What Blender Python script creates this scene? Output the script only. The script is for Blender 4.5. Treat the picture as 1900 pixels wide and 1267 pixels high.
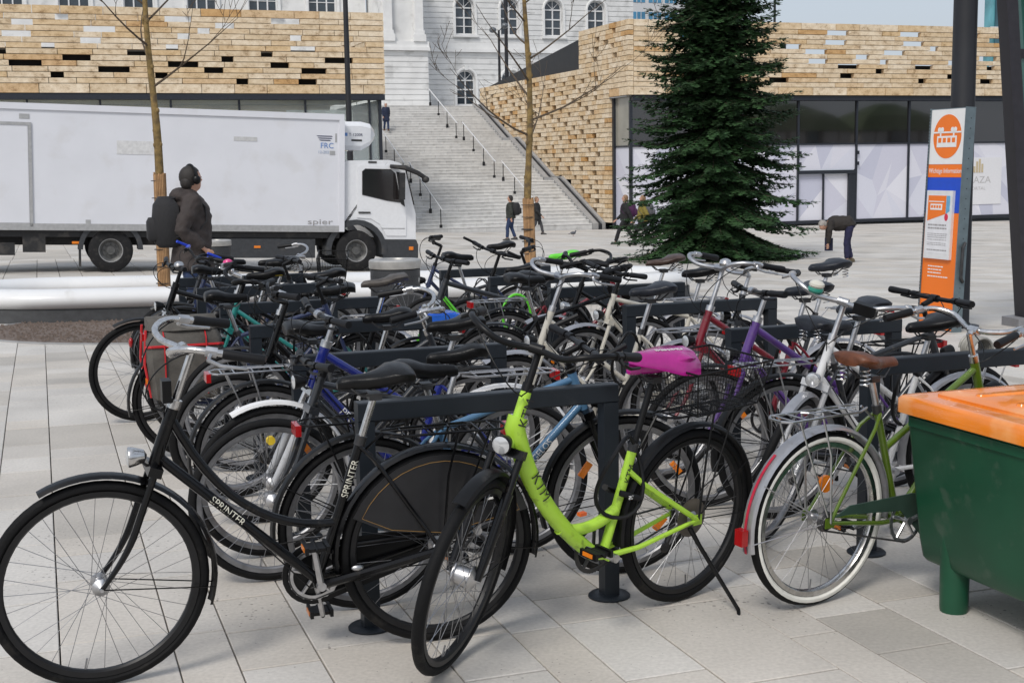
import bpy, math, random
from mathutils import Vector, Matrix, Quaternion
R = math.radians
random.seed(7)
for o in list(bpy.data.objects):
    bpy.data.objects.remove(o)
scene = bpy.context.scene
COL = scene.collection

# ------------------------------------------------------------------ camera
CAM_H = 1.72
F_PX = 2470.0
PITCH, ROLL = R(7.53), R(0.885)
fwd = Vector((0, math.cos(PITCH), -math.sin(PITCH)))
down = Vector((0, -math.sin(PITCH), -math.cos(PITCH)))
rgt = Vector((1, 0, 0))
c_r = math.cos(ROLL) * rgt + math.sin(ROLL) * down
c_d = -math.sin(ROLL) * rgt + math.cos(ROLL) * down
cam_data = bpy.data.cameras.new('camera')
cam = bpy.data.objects.new('camera', cam_data)
COL.objects.link(cam)
cm = Matrix((c_r, -c_d, -fwd)).transposed().to_4x4()
cm.translation = (0, 0, CAM_H)
cam.matrix_world = cm
cam_data.sensor_width = 36
cam_data.lens = F_PX / 1900 * 36
cam_data.clip_end = 2000
cam_data.clip_start = 0.05
scene.camera = cam
scene.render.resolution_x, scene.render.resolution_y = 1024, 682

# ------------------------------------------------------------------ light
SUN_EL, SUN_AZ = R(48), R(205)        # azimuth: 0 = +Y, clockwise seen from above
world = bpy.data.worlds.new('World')
scene.world = world
world.use_nodes = True
wn = world.node_tree
bg = wn.nodes['Background']
sky = wn.nodes.new('ShaderNodeTexSky')
sky.sky_type = 'NISHITA'
sky.sun_disc = False
sky.sun_elevation = SUN_EL
sky.sun_rotation = SUN_AZ
sky.dust_density = 4.0
sky.air_density = 1.0
sky.ozone_density = 1.0
mixw = wn.nodes.new('ShaderNodeMix')
mixw.data_type = 'RGBA'
mixw.inputs[0].default_value = 0.62      # overcast: even pale cloud over the clear sky
mixw.inputs[7].default_value = (6.4, 7.0, 7.9, 1)
wn.links.new(sky.outputs[0], mixw.inputs[6])
wn.links.new(mixw.outputs[2], bg.inputs[0])
bg.inputs[1].default_value = 0.088
sd = bpy.data.lights.new('sun', 'SUN')
sd.energy = 1.5
sd.angle = R(16)
sd.color = (1.0, 0.97, 0.92)
sun = bpy.data.objects.new('sun', sd)
COL.objects.link(sun)
sdir = Vector((math.sin(SUN_AZ) * math.cos(SUN_EL), math.cos(SUN_AZ) * math.cos(SUN_EL), math.sin(SUN_EL)))
sun.rotation_euler = sdir.to_track_quat('Z', 'Y').to_euler()
sun.location = sdir * 60
vs = scene.view_settings
vs.view_transform = 'Standard'
vs.look = 'None'
vs.gamma = 1
vs.exposure = 0.36

# ------------------------------------------------------------------ frames of reference
TH = R(19.4)                                   # the whole square follows one grid: u along racks and facades, v away
UX = Vector((math.cos(TH), math.sin(TH), 0))
VX = Vector((-math.sin(TH), math.cos(TH), 0))


def gz_xy(x, y):
    t = max(0.0, y - 9.0)
    if t < 2:
        t = t * t / 4 if t < 2 else t
    else:
        t -= 1.0
    t2 = min(t, 22.0)
    return -0.024 * t - 0.0016 * max(-3.0, min(5.0, x + 7.0)) * t2


def gz(u, v):
    p = UX * u + VX * v
    return gz_xy(p.x, p.y)


def G(u, v, z=None, dz=0.0):
    p = UX * u + VX * v
    p.z = (gz_xy(p.x, p.y) if z is None else z) + dz
    return p


def project(p):
    d = Vector(p) - Vector((0, 0, CAM_H))
    k = d.dot(fwd)
    if k < 0.1:
        return None
    return (950 + F_PX * d.dot(c_r) / k, 633.5 + F_PX * d.dot(c_d) / k, k)


# ------------------------------------------------------------------ materials
MATS = {}


def mat(name, col, rough=0.5, metal=0.0, var=0.12, scale=14.0, bump=0.0, coat=0.0, rnd=0.0, spec=0.5, dirt_or_sheen=None, emit=0.0):
    """procedural principled material: noise varies colour and roughness, optional per-object variation and dirt"""
    if name in MATS:
        return MATS[name]
    m = bpy.data.materials.new(name)
    m.use_nodes = True
    nt = m.node_tree
    b = nt.nodes['Principled BSDF']
    N = nt.nodes.new
    L = nt.links.new
    tc = N('ShaderNodeTexCoord')
    nz = N('ShaderNodeTexNoise')
    nz.inputs['Scale'].default_value = scale
    nz.inputs['Detail'].default_value = 5
    L(tc.outputs['Object'], nz.inputs['Vector'])
    ramp = N('ShaderNodeMapRange')
    ramp.inputs[1].default_value = 0.3
    ramp.inputs[2].default_value = 0.7
    ramp.inputs[3].default_value = 1 - var
    ramp.inputs[4].default_value = 1 + var
    L(nz.outputs['Fac'], ramp.inputs[0])
    hsv = N('ShaderNodeHueSaturation')
    hsv.inputs['Color'].default_value = (*col, 1)
    val = ramp.outputs[0]
    if rnd:
        oi = N('ShaderNodeObjectInfo')
        gi = N('ShaderNodeNewGeometry')
        ad = N('ShaderNodeMath')
        ad.operation = 'ADD'
        L(oi.outputs['Random'], ad.inputs[0])
        L(gi.outputs['Random Per Island'], ad.inputs[1])
        fr = N('ShaderNodeMath')
        fr.operation = 'FRACT'
        L(ad.outputs[0], fr.inputs[0])
        mr = N('ShaderNodeMapRange')
        mr.inputs[3].default_value = 1 - rnd
        mr.inputs[4].default_value = 1 + rnd
        L(fr.outputs[0], mr.inputs[0])
        mu = N('ShaderNodeMath')
        mu.operation = 'MULTIPLY'
        L(ramp.outputs[0], mu.inputs[0])
        L(mr.outputs[0], mu.inputs[1])
        val = mu.outputs[0]
    L(val, hsv.inputs['Value'])
    colout = hsv.outputs[0]
    if dirt_or_sheen:
        dn = N('ShaderNodeTexNoise')
        dn.inputs['Scale'].default_value = dirt_or_sheen[1]
        dn.inputs['Detail'].default_value = 8
        L(tc.outputs['Object'], dn.inputs['Vector'])
        dm = N('ShaderNodeMapRange')
        dm.inputs[1].default_value = dirt_or_sheen[2]
        dm.inputs[2].default_value = dirt_or_sheen[2] + 0.12
        dm.inputs[4].default_value = dirt_or_sheen[3]
        L(dn.outputs['Fac'], dm.inputs[0])
        mx = N('ShaderNodeMix')
        mx.data_type = 'RGBA'
        L(dm.outputs[0], mx.inputs[0])
        L(colout, mx.inputs[6])
        mx.inputs[7].default_value = (*dirt_or_sheen[0], 1)
        colout = mx.outputs[2]
    L(colout, b.inputs['Base Color'])
    rr = N('ShaderNodeMapRange')
    rr.inputs[3].default_value = max(0.02, rough - 0.08)
    rr.inputs[4].default_value = min(1.0, rough + 0.1)
    L(nz.outputs['Fac'], rr.inputs[0])
    L(rr.outputs[0], b.inputs['Roughness'])
    b.inputs['Metallic'].default_value = metal
    b.inputs['Specular IOR Level'].default_value = spec
    b.inputs['Coat Weight'].default_value = coat
    if bump:
        bn = N('ShaderNodeBump')
        bn.inputs['Strength'].default_value = bump
        bn.inputs['Distance'].default_value = 0.01
        n2 = N('ShaderNodeTexNoise')
        n2.inputs['Scale'].default_value = scale * 4
        n2.inputs['Detail'].default_value = 6
        L(tc.outputs['Object'], n2.inputs['Vector'])
        L(n2.outputs['Fac'], bn.inputs['Height'])
        L(bn.outputs[0], b.inputs['Normal'])
    if emit:
        b.inputs['Emission Color'].default_value = (*col, 1)
        b.inputs['Emission Strength'].default_value = emit
    MATS[name] = m
    return m


def paving_material():
    m = bpy.data.materials.new('paving_stone')
    m.use_nodes = True
    nt = m.node_tree
    b = nt.nodes['Principled BSDF']
    N = nt.nodes.new
    L = nt.links.new
    geo = N('ShaderNodeNewGeometry')
    oi = N('ShaderNodeObjectInfo')
    ad = N('ShaderNodeMath'); ad.operation = 'ADD'
    L(oi.outputs['Random'], ad.inputs[0]); L(geo.outputs['Random Per Island'], ad.inputs[1])
    fr = N('ShaderNodeMath'); fr.operation = 'FRACT'
    L(ad.outputs[0], fr.inputs[0])
    cr = N('ShaderNodeValToRGB')
    e = cr.color_ramp.elements
    e[0].color = (0.43, 0.402, 0.362, 1); e[1].color = (0.585, 0.557, 0.515, 1)
    x = e.new(0.25); x.color = (0.55, 0.508, 0.452, 1)
    x = e.new(0.6); x.color = (0.52, 0.495, 0.46, 1)
    L(fr.outputs[0], cr.inputs[0])
    # mottling
    n1 = N('ShaderNodeTexNoise'); n1.inputs['Scale'].default_value = 1.3; n1.inputs['Detail'].default_value = 8
    L(geo.outputs['Position'], n1.inputs['Vector'])
    m1 = N('ShaderNodeMapRange'); m1.inputs[1].default_value = .3; m1.inputs[2].default_value = .7
    m1.inputs[3].default_value = .84; m1.inputs[4].default_value = 1.08
    L(n1.outputs['Fac'], m1.inputs[0])
    n2 = N('ShaderNodeTexNoise'); n2.inputs['Scale'].default_value = 60; n2.inputs['Detail'].default_value = 4
    L(geo.outputs['Position'], n2.inputs['Vector'])
    m2 = N('ShaderNodeMapRange'); m2.inputs[1].default_value = .3; m2.inputs[2].default_value = .7
    m2.inputs[3].default_value = .9; m2.inputs[4].default_value = 1.08
    L(n2.outputs['Fac'], m2.inputs[0])
    mu = N('ShaderNodeMath'); mu.operation = 'MULTIPLY'
    L(m1.outputs[0], mu.inputs[0]); L(m2.outputs[0], mu.inputs[1])
    hs = N('ShaderNodeHueSaturation')
    L(cr.outputs[0], hs.inputs['Color']); L(mu.outputs[0], hs.inputs['Value'])
    # dark grit lying on and in the stones, denser in patches
    vo = N('ShaderNodeTexVoronoi'); vo.inputs['Scale'].default_value = 40; vo.inputs['Randomness'].default_value = 1
    L(geo.outputs['Position'], vo.inputs['Vector'])
    n3 = N('ShaderNodeTexNoise'); n3.inputs['Scale'].default_value = 1.1; n3.inputs['Detail'].default_value = 3
    L(geo.outputs['Position'], n3.inputs['Vector'])
    th = N('ShaderNodeMapRange'); th.inputs[1].default_value = .48; th.inputs[2].default_value = .74
    th.inputs[3].default_value = .06; th.inputs[4].default_value = .46
    L(n3.outputs['Fac'], th.inputs[0])
    sz = N('ShaderNodeSeparateColor'); L(vo.outputs['Color'], sz.inputs[0])
    thr = N('ShaderNodeMath'); thr.operation = 'MULTIPLY'
    L(th.outputs[0], thr.inputs[0]); L(sz.outputs[0], thr.inputs[1])
    lt = N('ShaderNodeMath'); lt.operation = 'LESS_THAN'
    L(vo.outputs['Distance'], lt.inputs[0]); L(thr.outputs[0], lt.inputs[1])
    fa = N('ShaderNodeMath'); fa.operation = 'MULTIPLY'; fa.inputs[1].default_value = .6
    L(lt.outputs[0], fa.inputs[0])
    mx = N('ShaderNodeMix'); mx.data_type = 'RGBA'
    L(fa.outputs[0], mx.inputs[0]); L(hs.outputs[0], mx.inputs[6])
    mx.inputs[7].default_value = (.07, .06, .055, 1)
    # a few broad grey stains
    n4 = N('ShaderNodeTexNoise'); n4.inputs['Scale'].default_value = .55; n4.inputs['Detail'].default_value = 9
    n4.inputs['Roughness'].default_value = .65
    L(geo.outputs['Position'], n4.inputs['Vector'])
    s4 = N('ShaderNodeMapRange'); s4.inputs[1].default_value = .54; s4.inputs[2].default_value = .72; s4.inputs[4].default_value = .4
    L(n4.outputs['Fac'], s4.inputs[0])
    mx2 = N('ShaderNodeMix'); mx2.data_type = 'RGBA'
    L(s4.outputs[0], mx2.inputs[0]); L(mx.outputs[2], mx2.inputs[6]); mx2.inputs[7].default_value = (.33, .315, .29, 1)
    L(mx2.outputs[2], b.inputs['Base Color'])
    b.inputs['Roughness'].default_value = .72
    bp = N('ShaderNodeBump'); bp.inputs['Strength'].default_value = .25; bp.inputs['Distance'].default_value = .004
    L(n2.outputs['Fac'], bp.inputs['Height']); L(bp.outputs[0], b.inputs['Normal'])
    MATS['paving_stone'] = m
    return m


def travertine_material():
    m = bpy.data.materials.new('travertine')
    m.use_nodes = True
    nt = m.node_tree
    b = nt.nodes['Principled BSDF']
    N = nt.nodes.new
    L = nt.links.new
    geo = N('ShaderNodeNewGeometry'); oi = N('ShaderNodeObjectInfo')
    ad = N('ShaderNodeMath'); ad.operation = 'ADD'
    L(oi.outputs['Random'], ad.inputs[0]); L(geo.outputs['Random Per Island'], ad.inputs[1])
    fr = N('ShaderNodeMath'); fr.operation = 'FRACT'
    L(ad.outputs[0], fr.inputs[0])
    cr = N('ShaderNodeValToRGB')
    e = cr.color_ramp.elements
    e[0].color = (0.60, 0.50, 0.37, 1); e[1].color = (0.50, 0.30, 0.12, 1)
    for p, c in ((.3, (.70, .62, .51, 1)), (.55, (.64, .54, .41, 1)), (.75, (.60, .46, .29, 1)), (.9, (.64, .53, .39, 1))):
        x = e.new(p); x.color = c
    L(fr.outputs[0], cr.inputs[0])
    n1 = N('ShaderNodeTexNoise'); n1.inputs['Scale'].default_value = 2.6; n1.inputs['Detail'].default_value = 11
    n1.inputs['Roughness'].default_value = .78
    mp = N('ShaderNodeMapping'); mp.inputs['Scale'].default_value = (1, 1, 1.5)
    L(geo.outputs['Position'], mp.inputs[0]); L(mp.outputs[0], n1.inputs['Vector'])
    c2 = N('ShaderNodeValToRGB')
    e = c2.color_ramp.elements
    e[0].position = .36; e[0].color = (.42, .30, .18, 1)
    e[1].position = .62; e[1].color = (1.25, 1.22, 1.15, 1)
    x = e.new(.45); x.color = (.95, .85, .7, 1)
    L(n1.outputs['Fac'], c2.inputs[0])
    mx = N('ShaderNodeMix'); mx.data_type = 'RGBA'; mx.blend_type = 'MULTIPLY'; mx.inputs[0].default_value = .85
    L(cr.outputs[0], mx.inputs[6]); L(c2.outputs[0], mx.inputs[7])
    L(mx.outputs[2], b.inputs['Base Color'])
    b.inputs['Roughness'].default_value = .8
    bp = N('ShaderNodeBump'); bp.inputs['Strength'].default_value = .5; bp.inputs['Distance'].default_value = .02
    L(n1.outputs['Fac'], bp.inputs['Height']); L(bp.outputs[0], b.inputs['Normal'])
    MATS['travertine'] = m
    return m


PAVE = paving_material()
TRAV = travertine_material()


# ------------------------------------------------------------------ mesh helpers
class MB:
    def __init__(self):
        self.v = []; self.f = []; self.mi = []

    def add(self, verts, faces, mi=0, M=None):
        o = len(self.v)
        for p in verts:
            p = Vector(p)
            self.v.append(M @ p if M is not None else p)
        for f in faces:
            self.f.append([i + o for i in f]); self.mi.append(mi)

    def box(self, c, s, M=None, mi=0, open_bottom=False):
        x, y, z = s[0] / 2, s[1] / 2, s[2] / 2
        V = [(c[0] + a * x, c[1] + b * y, c[2] + d * z) for d in (-1, 1) for a, b in ((-1, -1), (1, -1), (1, 1), (-1, 1))]
        F = [(4, 5, 6, 7), (0, 1, 5, 4), (1, 2, 6, 5), (2, 3, 7, 6), (3, 0, 4, 7)]
        if not open_bottom:
            F.append((3, 2, 1, 0))
        self.add(V, F, mi, M)
        return self

    def span(self, a, b, M=None, mi=0):
        return self.box([(a[i] + b[i]) / 2 for i in range(3)], [abs(b[i] - a[i]) for i in range(3)], M, mi)

    def tube(self, pts, r, n=8, closed=False, M=None, mi=0, caps=True, flat=None):
        pts = [Vector(p) for p in pts]
        k = len(pts)
        rr = list(r) if isinstance(r, (list, tuple)) else [r] * k
        tang = []
        for i in range(k):
            a = pts[(i - 1) % k] if (closed or i > 0) else pts[i]
            b = pts[(i + 1) % k] if (closed or i < k - 1) else pts[i]
            t = (b - a)
            tang.append(t.normalized() if t.length > 1e-9 else Vector((0, 0, 1)))
        t0 = tang[0]
        ref = Vector((0, 0, 1)) if abs(t0.z) < .9 else Vector((1, 0, 0))
        nx = t0.cross(ref).normalized()
        V = []
        prev = t0
        for i in range(k):
            q = prev.rotation_difference(tang[i])
            nx = q @ nx
            nx = (nx - tang[i] * nx.dot(tang[i])).normalized()
            ny = tang[i].cross(nx)
            prev = tang[i]
            for j in range(n):
                a = 2 * math.pi * (j + .5) / n
                V.append(pts[i] + nx * (rr[i] * math.cos(a)) + ny * (rr[i] * math.sin(a) * (flat or 1)))
        F = []
        for i in range(k if closed else k - 1):
            i2 = (i + 1) % k
            for j in range(n):
                j2 = (j + 1) % n
                F.append((i * n + j, i * n + j2, i2 * n + j2, i2 * n + j))
        if caps and not closed:
            F.append(tuple(range(n - 1, -1, -1)))
            F.append(tuple((k - 1) * n + j for j in range(n)))
        self.add(V, F, mi, M)
        return self

    def lathe(self, prof, n=24, M=None, mi=0, cap=True):
        V = []
        for r, z in prof:
            for j in range(n):
                a = 2 * math.pi * j / n
                V.append((r * math.cos(a), r * math.sin(a), z))
        F = []
        for i in range(len(prof) - 1):
            for j in range(n):
                j2 = (j + 1) % n
                F.append((i * n + j, i * n + j2, (i + 1) * n + j2, (i + 1) * n + j))
        if cap:
            F.append(tuple(range(n - 1, -1, -1)))
            F.append(tuple((len(prof) - 1) * n + j for j in range(n)))
        self.add(V, F, mi, M)
        return self

    def ell(self, c, r, n=12, m=8, M=None, mi=0):
        c = Vector(c)
        V = [(c.x, c.y, c.z - r[2])]
        for i in range(1, m):
            t = math.pi * i / m
            for j in range(n):
                a = 2 * math.pi * j / n
                V.append((c.x + r[0] * math.sin(t) * math.cos(a), c.y + r[1] * math.sin(t) * math.sin(a), c.z - r[2] * math.cos(t)))
        V.append((c.x, c.y, c.z + r[2]))
        F = []
        for j in range(n):
            F.append((0, 1 + (j + 1) % n, 1 + j))
            F.append((len(V) - 1, 1 + (m - 2) * n + j, 1 + (m - 2) * n + (j + 1) % n))
        for i in range(m - 2):
            for j in range(n):
                j2 = (j + 1) % n
                F.append((1 + i * n + j, 1 + i * n + j2, 1 + (i + 1) * n + j2, 1 + (i + 1) * n + j))
        self.add(V, F, mi, M)
        return self

    def prism(self, poly, a, b, axis='y', M=None, mi=0):
        """poly of 2d points extruded from a to b along axis"""
        def P(p, t):
            return {'y': (p[0], t, p[1]), 'x': (t, p[0], p[1]), 'z': (p[0], p[1], t)}[axis]
        n = len(poly)
        V = [P(p, a) for p in poly] + [P(p, b) for p in poly]
        F = [tuple(range(n)), tuple(range(2 * n - 1, n - 1, -1))]
        for i in range(n):
            j = (i + 1) % n
            F.append((j, i, n + i, n + j))
        self.add(V, F, mi, M)
        return self

    def loft(self, rings, mi=0, M=None, caps=True):
        n = len(rings[0])
        V = [p for r in rings for p in r]
        F = []
        for i in range(len(rings) - 1):
            for j in range(n):
                j2 = (j + 1) % n
                F.append((i * n + j, i * n + j2, (i + 1) * n + j2, (i + 1) * n + j))
        if caps:
            F.append(tuple(range(n - 1, -1, -1)))
            F.append(tuple((len(rings) - 1) * n + j for j in range(n)))
        self.add(V, F, mi, M)
        return self

    def mesh(self, name, mats, smooth=True, angle=38):
        me = bpy.data.meshes.new(name)
        me.from_pydata([tuple(p) for p in self.v], [], self.f)
        for m in (mats if isinstance(mats, (list, tuple)) else [mats]):
            me.materials.append(m)
        if any(self.mi):
            me.polygons.foreach_set('material_index', self.mi)
        me.update()
        import bmesh
        bm = bmesh.new(); bm.from_mesh(me)
        bmesh.ops.recalc_face_normals(bm, faces=bm.faces)
        bm.to_mesh(me); bm.free()
        if smooth:
            me.polygons.foreach_set('use_smooth', [True] * len(me.polygons))
            me.set_sharp_from_angle(angle=R(angle))
        return me

    def build(self, name, mats, parent=None, smooth=True, angle=38):
        return obj(name, self.mesh(name, mats, smooth, angle), parent)


def obj(name, me, parent=None):
    o = bpy.data.objects.new(name, me)
    COL.objects.link(o)
    if parent is not None:
        o.parent = parent
    return o


def tag(o, label, cat, group=None):
    o['label'] = label; o['category'] = cat
    if group:
        o['group'] = group
    return o


def empty(name, loc, rz=0.0, label=None, cat=None, group=None):
    o = bpy.data.objects.new(name, None)
    COL.objects.link(o)
    o.location = loc; o.rotation_euler = (0, 0, rz)
    o.empty_display_size = .1
    if label:
        tag(o, label, cat, group)
    return o


def structure(o):
    o['kind'] = 'structure'
    return o


def text_mesh(body, size, extrude=0.0, align='CENTER'):
    cu = bpy.data.curves.new('lettering', 'FONT')
    cu.body = body; cu.size = size; cu.extrude = extrude
    cu.align_x = align; cu.align_y = 'CENTER'
    cu.resolution_u = 3
    t = bpy.data.objects.new('lettering_source', cu)
    COL.objects.link(t)
    bpy.context.view_layer.update()
    me = bpy.data.meshes.new_from_object(t.evaluated_get(bpy.context.evaluated_depsgraph_get()))
    bpy.data.objects.remove(t)
    bpy.data.curves.remove(cu)
    return me


def lettering(body, size, origin, xdir, updir, m, parent, extrude=.001, bold=0, sx=1.0, align='CENTER'):
    me = text_mesh(body, size, extrude, align)
    X = Vector(xdir).normalized(); Y = Vector(updir); Y = (Y - X * Y.dot(X)).normalized(); Z = X.cross(Y)
    Mx = Matrix((X * sx, Y, Z)).transposed().to_4x4(); Mx.translation = Vector(origin)
    me.transform(Mx)
    me.materials.clear(); me.materials.append(m)
    me.name = 'lettering'
    return obj('lettering', me, parent)


def letter_on_tube(body, size, a, b, t, r, side, m, parent, flip=False, sx=1.0):
    """lettering wrapped on a tube a->b, centred at fraction t, facing 'side'"""
    a = Vector(a); b = Vector(b)
    X = (b - a).normalized() * (-1 if flip else 1)
    Z = Vector(side); Z = (Z - X * Z.dot(X)).normalized()
    Y = Z.cross(X)
    me = text_mesh(body, size)
    import bmesh
    bm = bmesh.new(); bm.from_mesh(me)
    bmesh.ops.triangulate(bm, faces=bm.faces)
    for _ in range(2):
        bmesh.ops.subdivide_edges(bm, edges=[e for e in bm.edges if e.calc_length() > size * .18], cuts=1)
        bmesh.ops.triangulate(bm, faces=bm.faces)
    bm.to_mesh(me); bm.free()
    o = a.lerp(b, t)
    for p in me.vertices:
        x, y = p.co.x * sx, p.co.y
        an = y / r
        p.co = o + X * x + Y * (math.sin(an) * (r + .0022)) + Z * (math.cos(an) * (r + .0022))
    me.materials.clear(); me.materials.append(m)
    me.name = 'lettering'
    return obj('lettering', me, parent)


def remeshed(name, mb, m, parent, voxel=.02, smooth=4, fold=0.0):
    """fuse overlapping volumes into one continuous skin"""
    me = mb.mesh(name, m)
    t = bpy.data.objects.new('fuse_source', me)
    COL.objects.link(t)
    md = t.modifiers.new('r', 'REMESH'); md.mode = 'VOXEL'; md.voxel_size = voxel
    ms = t.modifiers.new('s', 'SMOOTH'); ms.iterations = smooth; ms.factor = .5
    bpy.context.view_layer.update()
    out = bpy.data.meshes.new_from_object(t.evaluated_get(bpy.context.evaluated_depsgraph_get()))
    bpy.data.objects.remove(t)
    if fold:      # cloth folds
        from mathutils import noise
        nn = [v.normal.copy() for v in out.vertices]
        for v, n_ in zip(out.vertices, nn):
            q = v.co
            w = noise.noise(Vector((q.x * 7, q.y * 7, q.z * 13 + q.x * 5))) + .6 * noise.noise(Vector((q.x * 19, q.y * 19, q.z * 26 - q.x * 9)))
            v.co = q + n_ * (fold * w)
    out.materials.clear(); out.materials.append(m)
    out.polygons.foreach_set('use_smooth', [True] * len(out.polygons))
    out.name = name
    return obj(name, out, parent)


# ------------------------------------------------------------------ common materials
BLACKPAINT = mat('black_gloss_paint', (.0028, .0028, .0034), .22, var=.3, coat=.1, spec=.3, dirt_or_sheen=((.05, .043, .036), 34, .63, .35))
MATTBLACK = mat('black_plastic', (.004, .004, .0045), .4, var=.3, spec=.28)
RUBBER = mat('tyre_rubber', (.0045, .0045, .005), .7, var=.3, scale=30, bump=.2, spec=.22, dirt_or_sheen=((.055, .05, .043), 12, .6, .35))
RUBBERGREY = mat('worn_tyre_rubber', (.014, .014, .015), .8, var=.3, scale=30, spec=.3, dirt_or_sheen=((.06, .055, .05), 10, .55, .4))
WHITEWALL = mat('cream_tyre_wall', (.72, .71, .66), .6, var=.08, dirt_or_sheen=((.3, .27, .22), 14, .6, .4))
GRIP = mat('grip_rubber', (.005, .005, .006), .5, var=.2, spec=.3)
CHROME = mat('chrome', (.62, .61, .6), .2, 1.0, var=.15, scale=40, dirt_or_sheen=((.18, .10, .05), 45, .62, .5))
ALU = mat('aluminium', (.52, .52, .53), .36, 1.0, var=.15, scale=30)
RIMGREY = mat('rim_aluminium', (.27, .27, .28), .42, .9, var=.2, scale=20)
RIMBLACK = mat('rim_black', (.008, .008, .009), .4, .2, var=.2)
SPOKE = mat('spoke_steel', (.30, .30, .31), .35, .9, var=.2)
DARKSTEEL = mat('dark_steel', (.06, .06, .062), .45, .7, var=.3, dirt_or_sheen=((.12, .08, .05), 50, .6, .4))
SADDLEBLK = mat('saddle_vinyl', (.005, .005, .0055), .36, var=.25, scale=40, bump=.12, spec=.28)
SADDLEGREY = mat('saddle_grey_vinyl', (.018, .021, .028), .38, var=.25, scale=40, bump=.12, spec=.35)
LEATHER = mat('brown_leather', (.11, .034, .012), .42, var=.3, scale=25, bump=.15)
DARKLEATHER = mat('dark_brown_leather', (.055, .032, .024), .4, var=.3, scale=25, bump=.15)
OLDLEATHER = mat('grey_brown_leather', (.07, .06, .052), .5, var=.3, scale=25, bump=.15)
REDLENS = mat('red_lens', (.36, .006, .008), .18, var=.1, coat=.5)
AMBER = mat('amber_reflector', (.75, .20, .01), .25, var=.1, coat=.4)
CLEARLENS = mat('clear_lens', (.62, .63, .64), .1, .5, var=.1, coat=.6)
SILVERFENDER = mat('silver_mudguard', (.42, .42, .44), .32, .7, var=.1, dirt_or_sheen=((.2, .16, .12), 18, .6, .4))
WHITEPL = mat('white_plastic', (.72, .72, .72), .4, var=.06)
RACKSTEEL = mat('anthracite_coated_steel', (.0125, .0165, .022), .42, .0, var=.18, scale=6, spec=.35, dirt_or_sheen=((.06, .06, .06), 9, .62, .25))
WHITELET = mat('white_lettering', (.75, .75, .74), .5, var=.05)
CREAMLET = mat('cream_decal', (.66, .64, .54), .5, var=.08)
BLACKLET = mat('black_lettering', (.012, .012, .012), .5, var=.05)
# ------------------------------------------------------------------ ground
JOINT = mat('joint_bed', (.10, .092, .082), .95, var=.2, scale=3)


def grid_sheet(name, xs, ys, dz, m):
    mb = MB()
    V = [(x, y, gz_xy(x, y) + dz) for y in ys for x in xs]
    n = len(xs)
    F = [(j * n + i, j * n + i + 1, (j + 1) * n + i + 1, (j + 1) * n + i) for j in range(len(ys) - 1) for i in range(n - 1)]
    mb.add(V, F)
    return mb.build(name, m)


xs = [-500, -200, -90, -50, -30] + [-24 + 2 * i for i in range(30)] + [45, 60, 90, 200, 500]
ys = [-300, -100, -30, -10, 0, 4, 7] + [9 + .5 * i for i in range(6)] + [13, 15, 18, 21, 25, 29, 31, 33, 36, 40, 46, 52, 60, 70, 85, 110, 200, 500]
ground = structure(grid_sheet('ground', xs, ys, -.034, JOINT))
ground.name = 'paved_square'

# paving stones: strips running away from the camera, widths read off the photograph
STR = [-.30, -.02, .37, .57, .85, 1.26, 1.56, 1.765, 2.07, 2.49, 2.69, 3.01]
wseq = [.3, .4, .2, .3, .4, .3, .2]
rg = random.Random(3)
x = STR[-1]; i = 0
while x < 9:
    x += wseq[i % 7] * rg.choice([1, 1, 1.04]); i += 1; STR.append(x)
x = STR[0]; i = 0
while x > -4:
    x -= wseq[(i * 3) % 7]; i += 1; STR.insert(0, x)
tiles = []
for a, b_ in zip(STR, STR[1:]):
    v = .6 + rg.random() * .4
    w = b_ - a
    while v < 15.5:
        l = rg.choice([.3, .4, .4, .6, .6, .75]) if w < .33 else rg.choice([.3, .4, .6, .6, .8])
        tiles.append((a, b_, v, v + l)); v += l


def coarse(u0, u1, v0, v1, w, ls):
    u = u0
    while u < u1 - .01:
        uu = min(u1, u + w * rg.choice([.7, 1, 1.3]))
        v = v0
        while v < v1 - .01:
            vv = min(v1, v + rg.choice(ls)); tiles.append((u, uu, v, vv)); v = vv
        u = uu


UL, UR = STR[0], STR[-1]
coarse(-22, UL, 2, 15.5, .6, [.8, 1.2]); coarse(UR, 30, 2, 15.5, .6, [.8, 1.2])
coarse(-14, 34, 15.5, 36, .62, [.8, 1.2, 1.5]); coarse(-16, 52, 36, 61.9, 1.1, [1.6, 2.4])
GAP = .0027


def tile_geo(mb, t, rel=None):
    g = GAP if t[2] < 15.5 else .006
    u0, u1, v0, v1 = t[0] + g, t[1] - g, t[2] + g * 1.9, t[3] - g * 1.9
    bv = .003
    top = [G(u0 + bv, v0 + bv), G(u1 - bv, v0 + bv), G(u1 - bv, v1 - bv), G(u0 + bv, v1 - bv)]
    rim_ = [G(u0, v0, dz=-.003), G(u1, v0, dz=-.003), G(u1, v1, dz=-.003), G(u0, v1, dz=-.003)]
    bot = [G(u0, v0, dz=-.03), G(u1, v0, dz=-.03), G(u1, v1, dz=-.03), G(u0, v1, dz=-.03)]
    jz = rel
    V = [p + Vector((0, 0, jz)) for p in top + rim_ + bot]
    F = [(0, 1, 2, 3)]
    for s in (0, 4):
        for q in range(4):
            r_ = (q + 1) % 4
            F.append((s + q, s + 4 + q, s + 4 + r_, s + r_))
    mb.add(V, F)


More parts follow.
